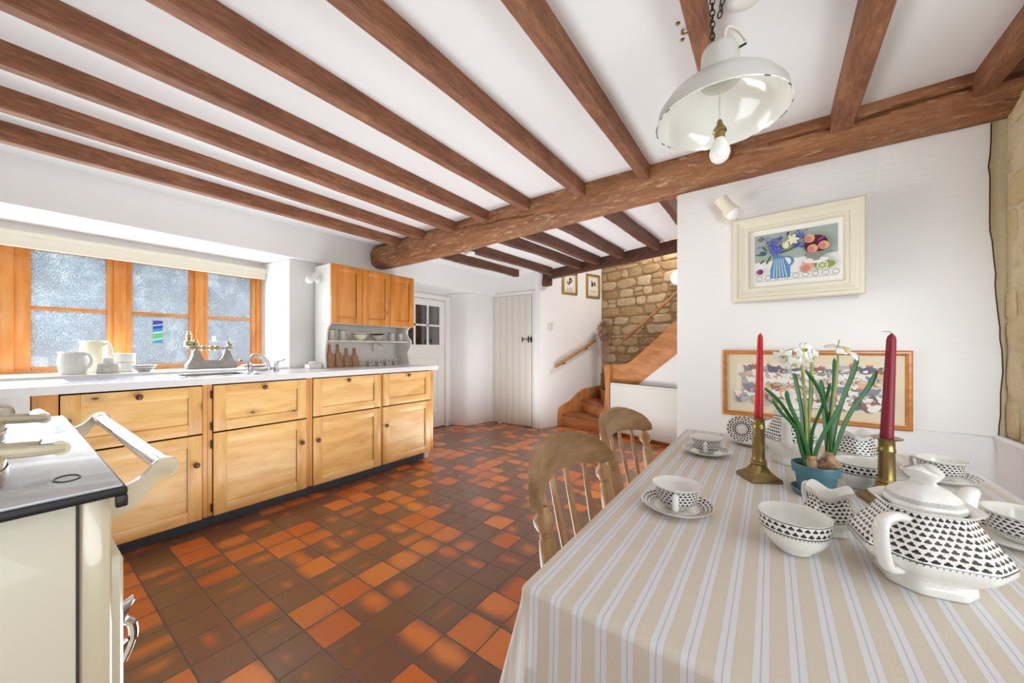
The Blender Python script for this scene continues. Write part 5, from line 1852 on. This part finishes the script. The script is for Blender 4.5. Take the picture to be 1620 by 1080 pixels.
# ------------------------------------------------------------------ chairs
def chair(label, loc, rz):
    t = thing('kitchen_chair', label, 'chair', loc, rz, 'lath back kitchen chairs')
    # crest
    m = MB()
    n = 28
    rings = []
    for i in range(n + 1):
        s = -1 + 2 * i / n
        y = 0.212 * s
        bow = -0.062 * (1 - abs(s) ** 2.0) + 0.004
        zb = 0.754 + 0.026 * (1 - abs(s) ** 2.0)
        zt = 0.806 + 0.060 * (1 - abs(s) ** 2.8) ** 0.9
        if abs(s) > 0.9: zb += 0.010 * (abs(s) - 0.9) / 0.1; zt -= 0.012 * (abs(s) - 0.9) / 0.1
        th = 0.012 + 0.004 * abs(s)
        tl = lambda z: -0.16 * (z - 0.757)
        zm = (zb + zt) / 2
        rings.append([(bow + th + tl(zb), y, zb), (bow + th + tl(zm), y, zm), (bow + th * 0.9 + tl(zt), y, zt - 0.005), (bow + tl(zt), y, zt), (bow - th * 0.7 + tl(zt), y, zt - 0.006), (bow - th * 0.8 + tl(zm), y, zm), (bow - th * 0.7 + tl(zb), y, zb)])
    m.loft(rings, None, True, True, True)
    m.build('crest_rail', CHAIRW, t)
    SEAT = 0.452
    for s in (-1, 1):
        p0 = Vector((0.052, s * 0.180, SEAT - 0.01)); p1 = Vector((-0.004, s * 0.176, 0.762))
        prof = [(0, 0.013), (0.08, 0.016), (0.25, 0.020), (0.5, 0.021), (0.70, 0.019), (0.80, 0.016), (0.815, 0.0125), (0.83, 0.0155), (0.845, 0.011), (0.862, 0.0165), (0.89, 0.0215), (0.92, 0.0225), (0.95, 0.0185), (0.972, 0.012), (1.0, 0.010)]
        m = MB()
        m.tube([p0.lerp(p1, f) for f, r in prof], [r for f, r in prof], 18)
        m.build('back_post', CHAIRZ, t)
    for k in range(4):
        s = -0.6 + 0.4 * k
        y1 = 0.212 * s * 0.95; y0 = 0.150 * s * 1.15
        bow = -0.062 * (1 - s * s) + 0.004
        zb = 0.754 + 0.026 * (1 - s * s) + 0.012
        m = MB()
        P = smooth_path([(0.048 - 0.02 * (1 - s * s), y0, SEAT - 0.01), (0.016 + bow * 0.55, (y0 + y1) / 2, 0.60), (bow - 0.002, y1, zb)], 7)
        m.tube(P, [0.010 + 0.004 * sin(pi * i / (len(P) - 1)) for i in range(len(P))], 10, flat=0.5, up=(1, 0, 0.25))
        m.build('back_lath', CHAIRZ, t)
    m = MB()
    rings = []
    for (z, k) in ((0.0, 0.94), (0.006, 0.985), (0.026, 1.0), (0.034, 0.985), (0.036, 0.95)):
        ring = []
        for i in range(40):
            a = 2 * pi * i / 40
            ex = (abs(cos(a)) ** 3.2 + abs(sin(a)) ** 3.2) ** (-1 / 3.2)
            ring.append((0.222 + 0.195 * k * ex * cos(a), 0.205 * k * ex * sin(a) * (1 + 0.08 * cos(a)), SEAT - 0.036 + z))
        rings.append(ring)
    m.loft(rings, None, True, True, True)
    m.build('seat', CHAIRW, t)
    for sx, sy, ex in ((0.11, 0.14, -0.05), (0.11, -0.14, -0.05), (0.36, 0.15, 0.03), (0.36, -0.15, 0.03)):
        m = MB()
        p0 = Vector((sx, sy, SEAT - 0.034)); p1 = Vector((sx + ex, sy * 1.18, 0.0))
        prof = [(0, 0.012), (0.15, 0.019), (0.35, 0.022), (0.5, 0.014), (0.54, 0.021), (0.58, 0.015), (0.75, 0.021), (0.9, 0.016), (1, 0.013)]
        m.tube([p0.lerp(p1, f) for f, r in prof], [r for f, r in prof], 14)
        m.build('leg', CHAIRZ, t)
    m = MB()
    m.tube([(0.10, -0.155, 0.19), (0.10, 0.155, 0.19)], 0.011, 10); m.tube([(0.36, -0.165, 0.21), (0.36, 0.165, 0.21)], 0.011, 10)
    m.tube([(0.085, 0.15, 0.16), (0.375, 0.16, 0.16)], 0.011, 10); m.tube([(0.085, -0.15, 0.16), (0.375, -0.16, 0.16)], 0.011, 10)
    m.build('stretcher', CHAIRZ, t)
    return t


c1 = chair('wooden lath back kitchen chair tucked in by the cup at the front of the table', (-0.386, 0.822, 0), 0.03)
dup(c1, (-0.412, 1.300, 0), -0.03, 'wooden lath back kitchen chair tucked in further along, beside the storage heater')

# ------------------------------------------------------------------ printed tea ware
def octr(t_, rot=0.0, dw=1.0, dn=1.06, p=26.0):
    s = 0.0
    for k in range(4):
        c = cos(t_ - rot - k * pi / 2)
        if c > 0: s += (c / dn) ** p
        c = cos(t_ - rot - pi / 4 - k * pi / 2)
        if c > 0: s += (c / dw) ** p
    return s ** (-1 / p)


def octloft(m, prof, vs, n=96, flute=0.0, fz=0.0, rimz=None, sq=1.0, cap1=False, cap0=True):
    """prof: (r, z); facets fade to round low down; flute: ribbing below z = fz"""
    rings = []
    for (r, z) in prof:
        ring = []
        for i in range(n):
            a = 2 * pi * i / n
            k = 1 + (octr(a) - 1) * sq
            rr = r * k
            if flute and z < fz and z > 0.016: rr *= 1 + flute * cos(a * 48) * min(1, (fz - z) / 0.01) * min(1, (z - 0.016) / 0.008)
            zz = z + (rimz(a, z) if rimz else 0)
            ring.append((rr * cos(a), rr * sin(a), zz))
        rings.append(ring)
    m.loft(rings, vs, True, cap0, cap1)


def vband(prof, z0, z1, last):
    """v over the outside up to ring index last, None beyond"""
    return [((z - z0) / (z1 - z0)) if (i <= last) else None for i, (r, z) in enumerate(prof)]


K_POT = china('teapot_print', 42, 8, 0.0, 1.0)
K_CUP = china('cup_print', 28, 5, 0.0, 1.0)
K_SAU = china('saucer_print', 36, 3, 0.0, 1.0)
K_BOWL = china('bowl_print', 30, 2, 0.0, 1.0)
K_JUG = china('jug_print', 24, 6, 0.0, 1.0)
K_PLAIN = plain('white_china', (243, 242, 237), 0.16, coat=0.4)


def teapot(name, label, cat, loc, rz, R, H, lidk=1.0):
    t = thing(name, label, cat, loc, rz)
    S = R / 0.076
    prof = [(0.046, 0), (0.048, 0.003), (0.046, 0.012), (0.044, 0.017), (0.056, 0.026), (0.068, 0.036), (0.0755, 0.046), (0.0765, 0.054), (0.0720, 0.063), (0.0625, 0.075), (0.0535, 0.088), (0.0470, 0.099), (0.0435, 0.107), (0.0465, 0.111), (0.0535, 0.113), (0.0540, 0.1145), (0.050, 0.1140), (0.040, 0.108), (0.038, 0.09)]
    prof = [(r * S, z * H / 0.114) for r, z in prof]
    k = H / 0.114
    m = MB()
    octloft(m, prof, vband(prof, 0.056 * k, 0.108 * k, 12), flute=0.012, fz=0.052 * k)
    m.build('pot_body', K_POT, t, ang=55)
    m = MB()
    m.tube(smooth_path([(-0.045 * S, 0, 0.098 * k), (-0.075 * S, 0, 0.104 * k), (-0.096 * S, 0, 0.103 * k), (-0.104 * S, 0, 0.094 * k), (-0.102 * S, 0, 0.070 * k), (-0.096 * S, 0, 0.050 * k), (-0.086 * S, 0, 0.036 * k), (-0.066 * S, 0, 0.030 * k)], 6), 0.0066 * S, 12, flat=1.35, up=(0, 1, 0))
    m.build('handle', K_PLAIN, t)
    m = MB()
    P = smooth_path([(0.060 * S, 0, 0.048 * k), (0.092 * S, 0, 0.060 * k), (0.112 * S, 0, 0.085 * k), (0.130 * S, 0, 0.104 * k), (0.146 * S, 0, 0.108 * k)], 6)
    m.tube(P, [0.020 * S * (1 - 0.55 * i / (len(P) - 1)) for i in range(len(P))], 14)
    m.build('spout', K_PLAIN, t)
    lid = MB()
    lp = [(0.0385, 0.1085), (0.0390, 0.1145), (0.0375, 0.119), (0.033, 0.128), (0.024, 0.136), (0.013, 0.1405), (0.008, 0.142)]
    lp = [(r * S, z * k) for r, z in lp]
    octloft(lid, lp, [None, -0.2, 0.02, 0.3, 0.6, 0.9, 1.0], cap1=True)
    lo = lid.build('lid', china('lid_print_' + name, 40, 6, 0.0, 0.16), t, ang=55)
    m = MB()
    rings = []
    for (z, rx, ry) in ((0.140, 0.009, 0.008), (0.146, 0.008, 0.007), (0.150, 0.016, 0.008), (0.155, 0.026, 0.010), (0.159, 0.030, 0.011), (0.1620, 0.025, 0.009), (0.1635, 0.012, 0.005)):
        rings.append([(rx * S * cos(2 * pi * i / 24) * 0.75, ry * 1.9 * S * sin(2 * pi * i / 24), (z + (0.004 * cos(4 * pi * i / 24) if z > 0.149 else 0)) * k) for i in range(24)])
    m.loft(rings, None, True, True, True)
    m.build('finial', K_PLAIN, lo)
    return t


teapot('teapot', 'white faceted teapot printed with black trefoils at the front of the table', 'teapot', (0.180, 0.778, ZT), 0.97, 0.0755, 0.114)
teapot('coffee_pot', 'tall white printed coffee pot behind the blue plant pot', 'coffee pot', (0.045, 1.345, ZT), -1.70, 0.060, 0.150)


def cup(name, label, loc, rz, S=1.0):
    t = thing(name, label, 'cup', loc, rz, 'printed tea cups')
    prof = [(0.021, 0), (0.0225, 0.002), (0.022, 0.005), (0.034, 0.010), (0.0405, 0.018), (0.0415, 0.030), (0.0425, 0.040), (0.0465, 0.047), (0.0500, 0.0505), (0.0500, 0.0515), (0.0475, 0.0505), (0.0410, 0.041), (0.0395, 0.020), (0.030, 0.010)]
    prof = [(r * S, z * S) for r, z in prof]
    m = MB()
    m.lathe(prof, 56, vs=vband(prof, 0.016 * S, 0.0465 * S, 8))
    m.build('cup_body', K_CUP, t, ang=60)
    m = MB()
    m.tube(smooth_path([(0.040 * S, 0, 0.040 * S), (0.052 * S, 0, 0.042 * S), (0.060 * S, 0, 0.040 * S), (0.060 * S, 0, 0.026 * S), (0.056 * S, 0, 0.014 * S), (0.040 * S, 0, 0.015 * S)], 6), 0.0036 * S, 10, flat=1.7, up=(0, 1, 0))
    m.build('handle', K_PLAIN, t)
    return t


def saucer(label, loc, S=1.0):
    prof = [(0.034, 0), (0.036, 0.002), (0.042, 0.004), (0.060, 0.010), (0.0690, 0.0165), (0.0695, 0.0175), (0.0680, 0.0172), (0.058, 0.0125), (0.047, 0.0078), (0.036, 0.0066), (0.018, 0.0062)]
    prof = [(r * S, z * S) for r, z in prof]
    m = MB()
    m.lathe(prof, 56, vs=[None] * 6 + [1.0, 0.5, 0.0, -0.55, -0.9])
    o = m.build('saucer', K_SAU, ang=60)
    o.location = loc
    tag(o, label, 'saucer', 'printed saucers')
    return o


CUPZ = ZT + 0.0068
saucer('printed saucer under the cup at the chair side, front of the table', (-0.160, 0.815, ZT))
k1 = cup('tea_cup', 'printed tea cup on the saucer by the closer wooden chair', (-0.160, 0.815, CUPZ), -1.42, 0.95)
saucer('printed saucer under the cup at the far chair', (-0.167, 1.298, ZT))
dup(k1, (-0.167, 1.298, CUPZ), -1.50, 'printed tea cup on the saucer by the far wooden chair')
saucer('printed saucer under the cup at the pale stone wall, beyond the candle', (0.352, 1.385, ZT), 1.03)
dup(k1, (0.350, 1.385, CUPZ), 2.4, 'printed tea cup beyond the dark red candle by the white wall')
saucer('printed saucer at the table edge beside the teapot', (0.345, 1.015, ZT), 1.03)
dup(k1, (0.352, 1.015, CUPZ), 0.3, 'printed tea cup cut off by the picture edge beside the teapot')


def bowl_(label, loc, S):
    prof = [(0.022, 0), (0.025, 0.003), (0.026, 0.006), (0.036, 0.014), (0.044, 0.026), (0.0475, 0.038), (0.0485, 0.052), (0.0492, 0.058), (0.0490, 0.0595), (0.0475, 0.0590), (0.0450, 0.038), (0.040, 0.022), (0.026, 0.009)]
    prof = [(r * S, z * S) for r, z in prof]
    m = MB()
    def rad(a, z): return 1 + (0.010 * cos(a * 40) if 0.008 * S < z < 0.034 * S else 0)
    m.lathe(prof, 120, vs=vband(prof, 0.040 * S, 0.0565 * S, 8), rad=rad)
    o = m.build('sugar_bowl', K_BOWL, ang=60)
    o.location = loc
    tag(o, label, 'bowl', 'printed bowls')


bowl_('white fluted bowl with a printed trefoil band in front of the cream jug', (0.031, 0.768, ZT), 1.02)
bowl_('white fluted bowl with trefoil band behind the dark red candle stick', (0.176, 1.205, ZT), 1.05)


def cream_jug(name, label, loc, rz, S, mat=None):
    """small square-shouldered jug: waved rim with raised corners, pouring lip and handle"""
    t = thing(name, label, 'jug', loc, rz, 'printed jugs')
    prof = [(0.026, 0), (0.027, 0.003), (0.025, 0.010), (0.030, 0.016), (0.038, 0.024), (0.0405, 0.032), (0.039, 0.042), (0.0345, 0.054), (0.031, 0.064), (0.030, 0.070), (0.033, 0.078), (0.037, 0.084), (0.0375, 0.0852), (0.036, 0.0845), (0.029, 0.072), (0.030, 0.052), (0.034, 0.034)]
    prof = [(r * S, z * S) for r, z in prof]
    m = MB()
    vs = vband(prof, 0.036 * S, 0.073 * S, 11)
    rings = []
    n = 80
    for (r, z) in prof:
        up = max(0, (z / S - 0.052) / 0.033)
        ring = []
        for i in range(n):
            a = 2 * pi * i / n
            k = octr(a, 0, 1.06, 1.0) if True else 1
            lip = max(0, 1 - abs((a + pi) % (2 * pi) - pi) / 0.55)
            rr = r * (1 + (k - 1) * 1.0) * (1 + 0.10 * up * cos(4 * a)) * (1 + 0.30 * up * lip)
            zz = z + S * up * (0.0075 * cos(4 * a) + 0.006 * lip)
            ring.append((rr * cos(a), rr * sin(a), zz))
        rings.append(ring)
    m.loft(rings, vs, True, True, True)
    m.build('jug_body', mat or K_JUG, t, ang=60)
    m = MB()
    m.tube(smooth_path([(-0.033 * S, 0, 0.074 * S), (-0.050 * S, 0, 0.080 * S), (-0.062 * S, 0, 0.074 * S), (-0.063 * S, 0, 0.056 * S), (-0.055 * S, 0, 0.038 * S), (-0.038 * S, 0, 0.032 * S)], 6), 0.0050 * S, 10, flat=0.8, up=(0, 1, 0))
    m.build('handle', K_PLAIN, t)
    return t


cream_jug('cream_jug', 'white printed cream jug with waved rim in front of the plant pot', (0.086, 0.880, ZT), -0.95, 0.90)
cream_jug('milk_jug', 'white printed milk jug with waved rim beyond the plant pot', (0.200, 1.430, ZT), -0.6, 1.10)

saucer('printed saucer holding the upright plate behind the bright red candle', (-0.055, 1.520, ZT))
m = MB()
pp_ = [(0.018, 0), (0.020, 0.002), (0.032, 0.004), (0.0455, 0.009), (0.046, 0.010), (0.0445, 0.0098), (0.034, 0.0062), (0.022, 0.004), (0.008, 0.0038)]
m.lathe(pp_, 48, vs=[None] * 5 + [1.0, 0.35, -0.3, -0.6])
o = m.build('tea_plate', china('plate_print', 20, 3, -0.25, 1.0))
o.location = (-0.083, 1.498, ZT + 0.0535)
o.rotation_euler = (radians(72), 0, radians(-8))
tag(o, 'small printed plate standing upright in the saucer behind the bright red candle', 'plate')
cream_jug('small_jug', 'small white jug with handle behind the bright red candle', (-0.040, 1.553, ZT + 0.0070), 2.5, 0.62, K_PLAIN)

# ------------------------------------------------------------------ candlesticks and candles
def candlestick(label, loc, rz, H):
    t = thing('candlestick', label, 'candlestick', loc, rz, 'brass candlesticks')
    m = MB()
    rings = []
    def sqr(h, z, rnd):
        ring = []
        for i in range(48):
            a = 2 * pi * i / 48
            k = (abs(cos(a)) ** rnd + abs(sin(a)) ** rnd) ** (-1 / rnd)
            if rnd > 10: k = 1 / max(abs(cos(a)), abs(sin(a)))
            ring.append((h * k * cos(a), h * k * sin(a), z))
        return ring
    for (h, z, rn) in ((0.037, 0, 20), (0.037, 0.006, 20), (0.0355, 0.008, 20), (0.0275, 0.014, 12), (0.0215, 0.022, 7), (0.0180, 0.030, 4), (0.0165, 0.036, 2.2)):
        rings.append(sqr(h, z, rn))
    m.loft(rings, None, True, True, True)
    m.build('base', BRASS, t, ang=30)
    m = MB()
    m.lathe([(0.0150, 0.035), (0.0180, 0.038), (0.0185, 0.041), (0.0160, 0.044), (0.0178, 0.047), (0.0150, 0.052), (0.0145, 0.054), (0.0135, H - 0.032), (0.0148, H - 0.029), (0.0148, H - 0.026), (0.0135, H - 0.022), (0.0135, H - 0.006), (0.0150, H - 0.004)], 32)
    m.build('column', BRASS, t, ang=40)
    m = MB()
    m.lathe([(0.014, H - 0.005), (0.0255, H - 0.0015), (0.0262, H), (0.0255, H + 0.0005), (0.012, H - 0.002)], 36)
    m.build('drip_pan', BRASS, t)
    return t


candlestick('brass candlestick holding the bright red candle at the chair side', (-0.026, 1.136, ZT), 0.55, 0.158)
candlestick('brass candlestick holding the dark red candle behind the teapot', (0.205, 1.118, ZT), 0.30, 0.142)


def candle(label, base, top, r0, r1, mat):
    t = thing('taper_candle', label, 'candle', base, 0, 'candles')
    b, e = Vector((0, 0, 0)), Vector(top) - Vector(base)
    m = MB()
    F = [0, 0.02, 0.3, 0.6, 0.93, 0.965, 0.99, 1.0]
    Rr = [r0 * 0.99, r0] + [r0 + (r1 - r0) * f / 0.93 for f in (0.3, 0.6, 0.93)] + [r1 * 0.85, r1 * 0.35, r1 * 0.1]
    m.tube([b.lerp(e, f) for f in F], Rr, 24)
    m.build('wax', mat, t)
    m = MB()
    m.tube(smooth_path([e - Vector((0, 0, 0.002)), e + Vector((-0.0012, 0, 0.003)), e + Vector((-0.008, 0, 0.0035)), e + Vector((-0.014, -0.002, 0.0045))], 4) if mat is WINE else [e - Vector((0, 0, 0.002)), e + Vector((0.0005, 0, 0.002))], 0.0012, 6)
    m.build('candle_wick', WICK, t)


candle('bright red taper candle in the brass stick at the chair side', (-0.026, 1.136, ZT + 0.1562), (-0.0225, 1.138, 1.128), 0.0100, 0.0062, RED)
candle('dark red taper candle in the brass stick behind the teapot', (0.205, 1.118, ZT + 0.1402), (0.2135, 1.122, 1.122), 0.0112, 0.0080, WINE)

# ------------------------------------------------------------------ potted narcissus
m = MB()
m.lathe([(0.034, 0), (0.043, 0.002), (0.049, 0.010), (0.050, 0.014), (0.047, 0.014), (0.040, 0.005)], 40)
o = m.build('plant_saucer', TEAL)
o.location = (0.084, 1.088, ZT)
o.scale = (0.95, 0.95, 1.0)
tag(o, 'blue glazed saucer under the blue plant pot', 'saucer')
PB = (0.084, 1.088, ZT + 0.0052)
t = thing('potted_narcissus', 'white narcissus growing from bulbs in a blue pot on the table', 'potted plant', PB, 0.62)
t.scale = (0.96, 0.96, 0.96)
dz = -PB[2]
m = MB()
m.lathe([(0.031, 0), (0.033, 0.003), (0.0415, 0.046), (0.0462, 0.047), (0.0480, 0.066), (0.0475, 0.068), (0.0445, 0.068), (0.041, 0.050), (0.036, 0.01)], 44)
m.build('plant_pot', TEAL, t, ang=35)
m = MB()
rg = random.Random(6)
rings = []
for r in (0.0425, 0.034, 0.024, 0.012):
    rings.append([(r * cos(2 * pi * i / 24), r * sin(2 * pi * i / 24), 0.056 + rg.uniform(-0.002, 0.004)) for i in range(24)])
m.loft(rings, None, True, True, True)
m.build('soil', SOIL, t)
m = MB()
m.lathe([(0.008, 0.050), (0.016, 0.052), (0.0205, 0.056), (0.0230, 0.062), (0.0225, 0.069), (0.0195, 0.076), (0.0150, 0.082), (0.0115, 0.087), (0.0095, 0.092), (0.0085, 0.098)], 28, (0.026, -0.006, 0), rad=lambda a, z: 1 + 0.05 * sin(3 * a + z * 90) + 0.03 * sin(7 * a))
m.build('bulb', BULB, t)
m = MB()
m.lathe([(0.009, 0.050), (0.0115, 0.056), (0.0118, 0.064), (0.0108, 0.074), (0.0100, 0.084), (0.0112, 0.092), (0.006, 0.088)], 22, (-0.019, -0.008, 0), rad=lambda a, z: 1 + 0.06 * sin(4 * a + z * 60))
m.build('bulb', BULB, t)


def blade(m, pts, w, y0, y1, face=0.3):
    P = smooth_path([(x, y0 + (y1 - y0) * i / (len(pts) - 1), z + dz) for i, (x, z) in enumerate(pts)], 6)
    n = len(P)
    rings = []
    for i, p in enumerate(P):
        f = i / (n - 1)                       # 0 = tip
        ww = w * min(1.0, (f * 9) ** 0.5 * 0.9 + 0.08) * (1.0 - 0.15 * f)
        tn = (P[min(i + 1, n - 1)] - P[max(i - 1, 0)]).normalized()
        s = tn.cross(Vector((0, -1, 0.15))).normalized()
        s = (s * cos(face) + Vector((0, 1, 0)) * sin(face)).normalized()
        nn = s.cross(tn).normalized()
        rings.append([p - s * ww, p + nn * 0.0016, p + s * ww, p - nn * 0.0007])
    m.loft(rings, None, True, True, True)


m = MB()
blade(m, [(-0.1352, 1.0107), (-0.1018, 0.9829), (-0.0712, 0.9426), (-0.0434, 0.8981), (-0.0239, 0.8169)], 0.0038, -0.015, -0.005, 0.5)
blade(m, [(-0.1296, 0.9843), (-0.1046, 0.9537), (-0.0684, 0.9176), (-0.0517, 0.8703), (-0.0300, 0.8115)], 0.0036, -0.035, -0.012, 0.5)
blade(m, [(-0.0934, 1.0052), (-0.0823, 0.9732), (-0.0545, 0.9204), (-0.0295, 0.8592), (-0.0184, 0.813)], 0.0050, -0.03, -0.008, 0.2)
blade(m, [(-0.0434, 1.0427), (-0.0392, 1.0094), (-0.0309, 0.9565), (-0.0281, 0.9009), (-0.0239, 0.8214)], 0.0052, 0.01, 0.0, 0.1)
blade(m, [(-0.0503, 1.0538), (-0.0184, 1.0149), (0.0039, 0.9704), (0.0206, 0.9148), (0.0270, 0.8453)], 0.0040, -0.03, -0.01, 0.6)
blade(m, [(0.0031, 1.0469), (0.0011, 1.0149), (-0.0044, 0.976), (-0.0128, 0.9287), (-0.0156, 0.8269)], 0.0052, 0.02, 0.0, 0.1)
blade(m, [(0.0178, 1.0233), (0.0122, 0.9871), (-0.0044, 0.9426), (-0.0156, 0.9009), (-0.017, 0.8269)], 0.0036, -0.02, -0.005, 0.8)
blade(m, [(0.0284, 1.026), (0.0303, 0.9871), (0.0289, 0.9426), (0.0289, 0.8981), (0.0290, 0.8453)], 0.0060, 0.02, 0.0, 0.1)
blade(m, [(0.0275, 0.9732), (0.015, 0.937), (0.0011, 0.9065), (-0.0128, 0.8647), (-0.0156, 0.8214)], 0.0054, -0.035, -0.012, 0.2)
blade(m, [(0.0623, 1.0789), (0.0581, 1.0316), (0.0484, 0.9704), (0.0373, 0.9148), (0.0300, 0.8453)], 0.0046, 0.02, 0.0, 0.3)
blade(m, [(0.0915, 1.0872), (0.0818, 1.0455), (0.0595, 0.9871), (0.0428, 0.9259), (0.0300, 0.8453)], 0.0062, -0.01, -0.005, 0.1)
blade(m, [(0.1165, 1.0511), (0.104, 1.0149), (0.0762, 0.9704), (0.054, 0.9204), (0.0320, 0.8453)], 0.0055, -0.03, -0.010, 0.2)
m.build('leaves', LEAF, t, ang=80)
m = MB()
for pts in ([(-0.0489, 1.1011), (-0.035, 1.0678), (-0.0309, 1.0344), (-0.0253, 0.9704), (-0.0225, 0.9148), (-0.0211, 0.8214)], [(-0.0225, 1.115), (-0.0114, 1.0928), (-0.01, 1.065), (-0.0114, 1.0121), (-0.0156, 0.9426), (-0.017, 0.8214)], [(0.0526, 1.1067), (0.0526, 1.0678), (0.0484, 1.0205), (0.0414, 0.9704), (0.0290, 0.8453)]):
    P = smooth_path([(x, 0.0, z + dz) for x, z in pts], 5)
    m.tube(P, [0.0016 + 0.0016 * min(1, i / 8) for i in range(len(P))], 8)
for a, b in (((-0.0489, 1.1011), (-0.0823, 1.085)), ((-0.0489, 1.1011), (-0.062, 1.068)), ((-0.0225, 1.115), (-0.034, 1.100)), ((-0.0225, 1.115), (-0.013, 1.088)), ((0.0526, 1.1067), (0.052, 1.122))):
    m.tube(smooth_path([(a[0], 0, a[1] + dz), ((a[0] + b[0]) / 2, -0.004, (a[1] + b[1]) / 2 + 0.006 + dz), (b[0], -0.006, b[1] + dz)], 4), 0.0013, 6)
m.build('flower_stems', STEM, t)


def head(c, nrm, s, seed):
    rg = random.Random(seed)
    nrm = Vector(nrm).normalized()
    u = nrm.orthogonal().normalized(); v = nrm.cross(u)
    m = MB()
    for k in range(6):
        a = k * pi / 3 + rg.uniform(-0.2, 0.2)
        d = u * cos(a) + v * sin(a)
        w = nrm.cross(d)
        L = s * rg.uniform(0.85, 1.1)
        rows = []
        for i in range(7):
            f = i / 6
            wd = s * 0.36 * sin(pi * min(0.97, f * 0.86 + 0.10)) ** 0.8
            cen = Vector(c) + d * (L * f) + nrm * (s * 0.18 * sin(f * 2.6) - s * 0.28 * f * f * rg.uniform(0.7, 1.2))
            rows.append([cen - w * wd, cen - w * wd * 0.45 - nrm * s * 0.05, cen + w * wd * 0.0 - nrm * s * 0.02, cen + w * wd * 0.45 - nrm * s * 0.05, cen + w * wd + nrm * s * rg.uniform(-0.06, 0.06)])
        m.loft(rows, None, False)
    rings = []
    for (h, r) in ((0.0, 0.10), (0.12, 0.16), (0.24, 0.20)):
        rings.append([Vector(c) + nrm * (s * h) + (u * cos(2 * pi * i / 14) + v * sin(2 * pi * i / 14)) * s * r * (1 + 0.08 * (i % 2)) for i in range(14)])
    m.loft(rings, None, True, False, False, 1)
    o = m.build('flower_head', [PETAL, PETALY], t, ang=80)
    so = o.modifiers.new('thickness', 'SOLIDIFY'); so.thickness = 0.0006


head((-0.0835, -0.006, 1.084 + dz), (-0.6, -0.6, -0.5), 0.022, 1)
head((-0.062, -0.012, 1.066 + dz), (-0.1, -0.7, -0.7), 0.024, 2)
head((-0.035, -0.010, 1.098 + dz), (-0.2, -0.9, 0.2), 0.023, 3)
head((-0.013, -0.008, 1.082 + dz), (0.4, -0.8, -0.4), 0.023, 4)
head((0.062, -0.006, 1.097 + dz), (0.25, -0.45, 0.85), 0.036, 5)
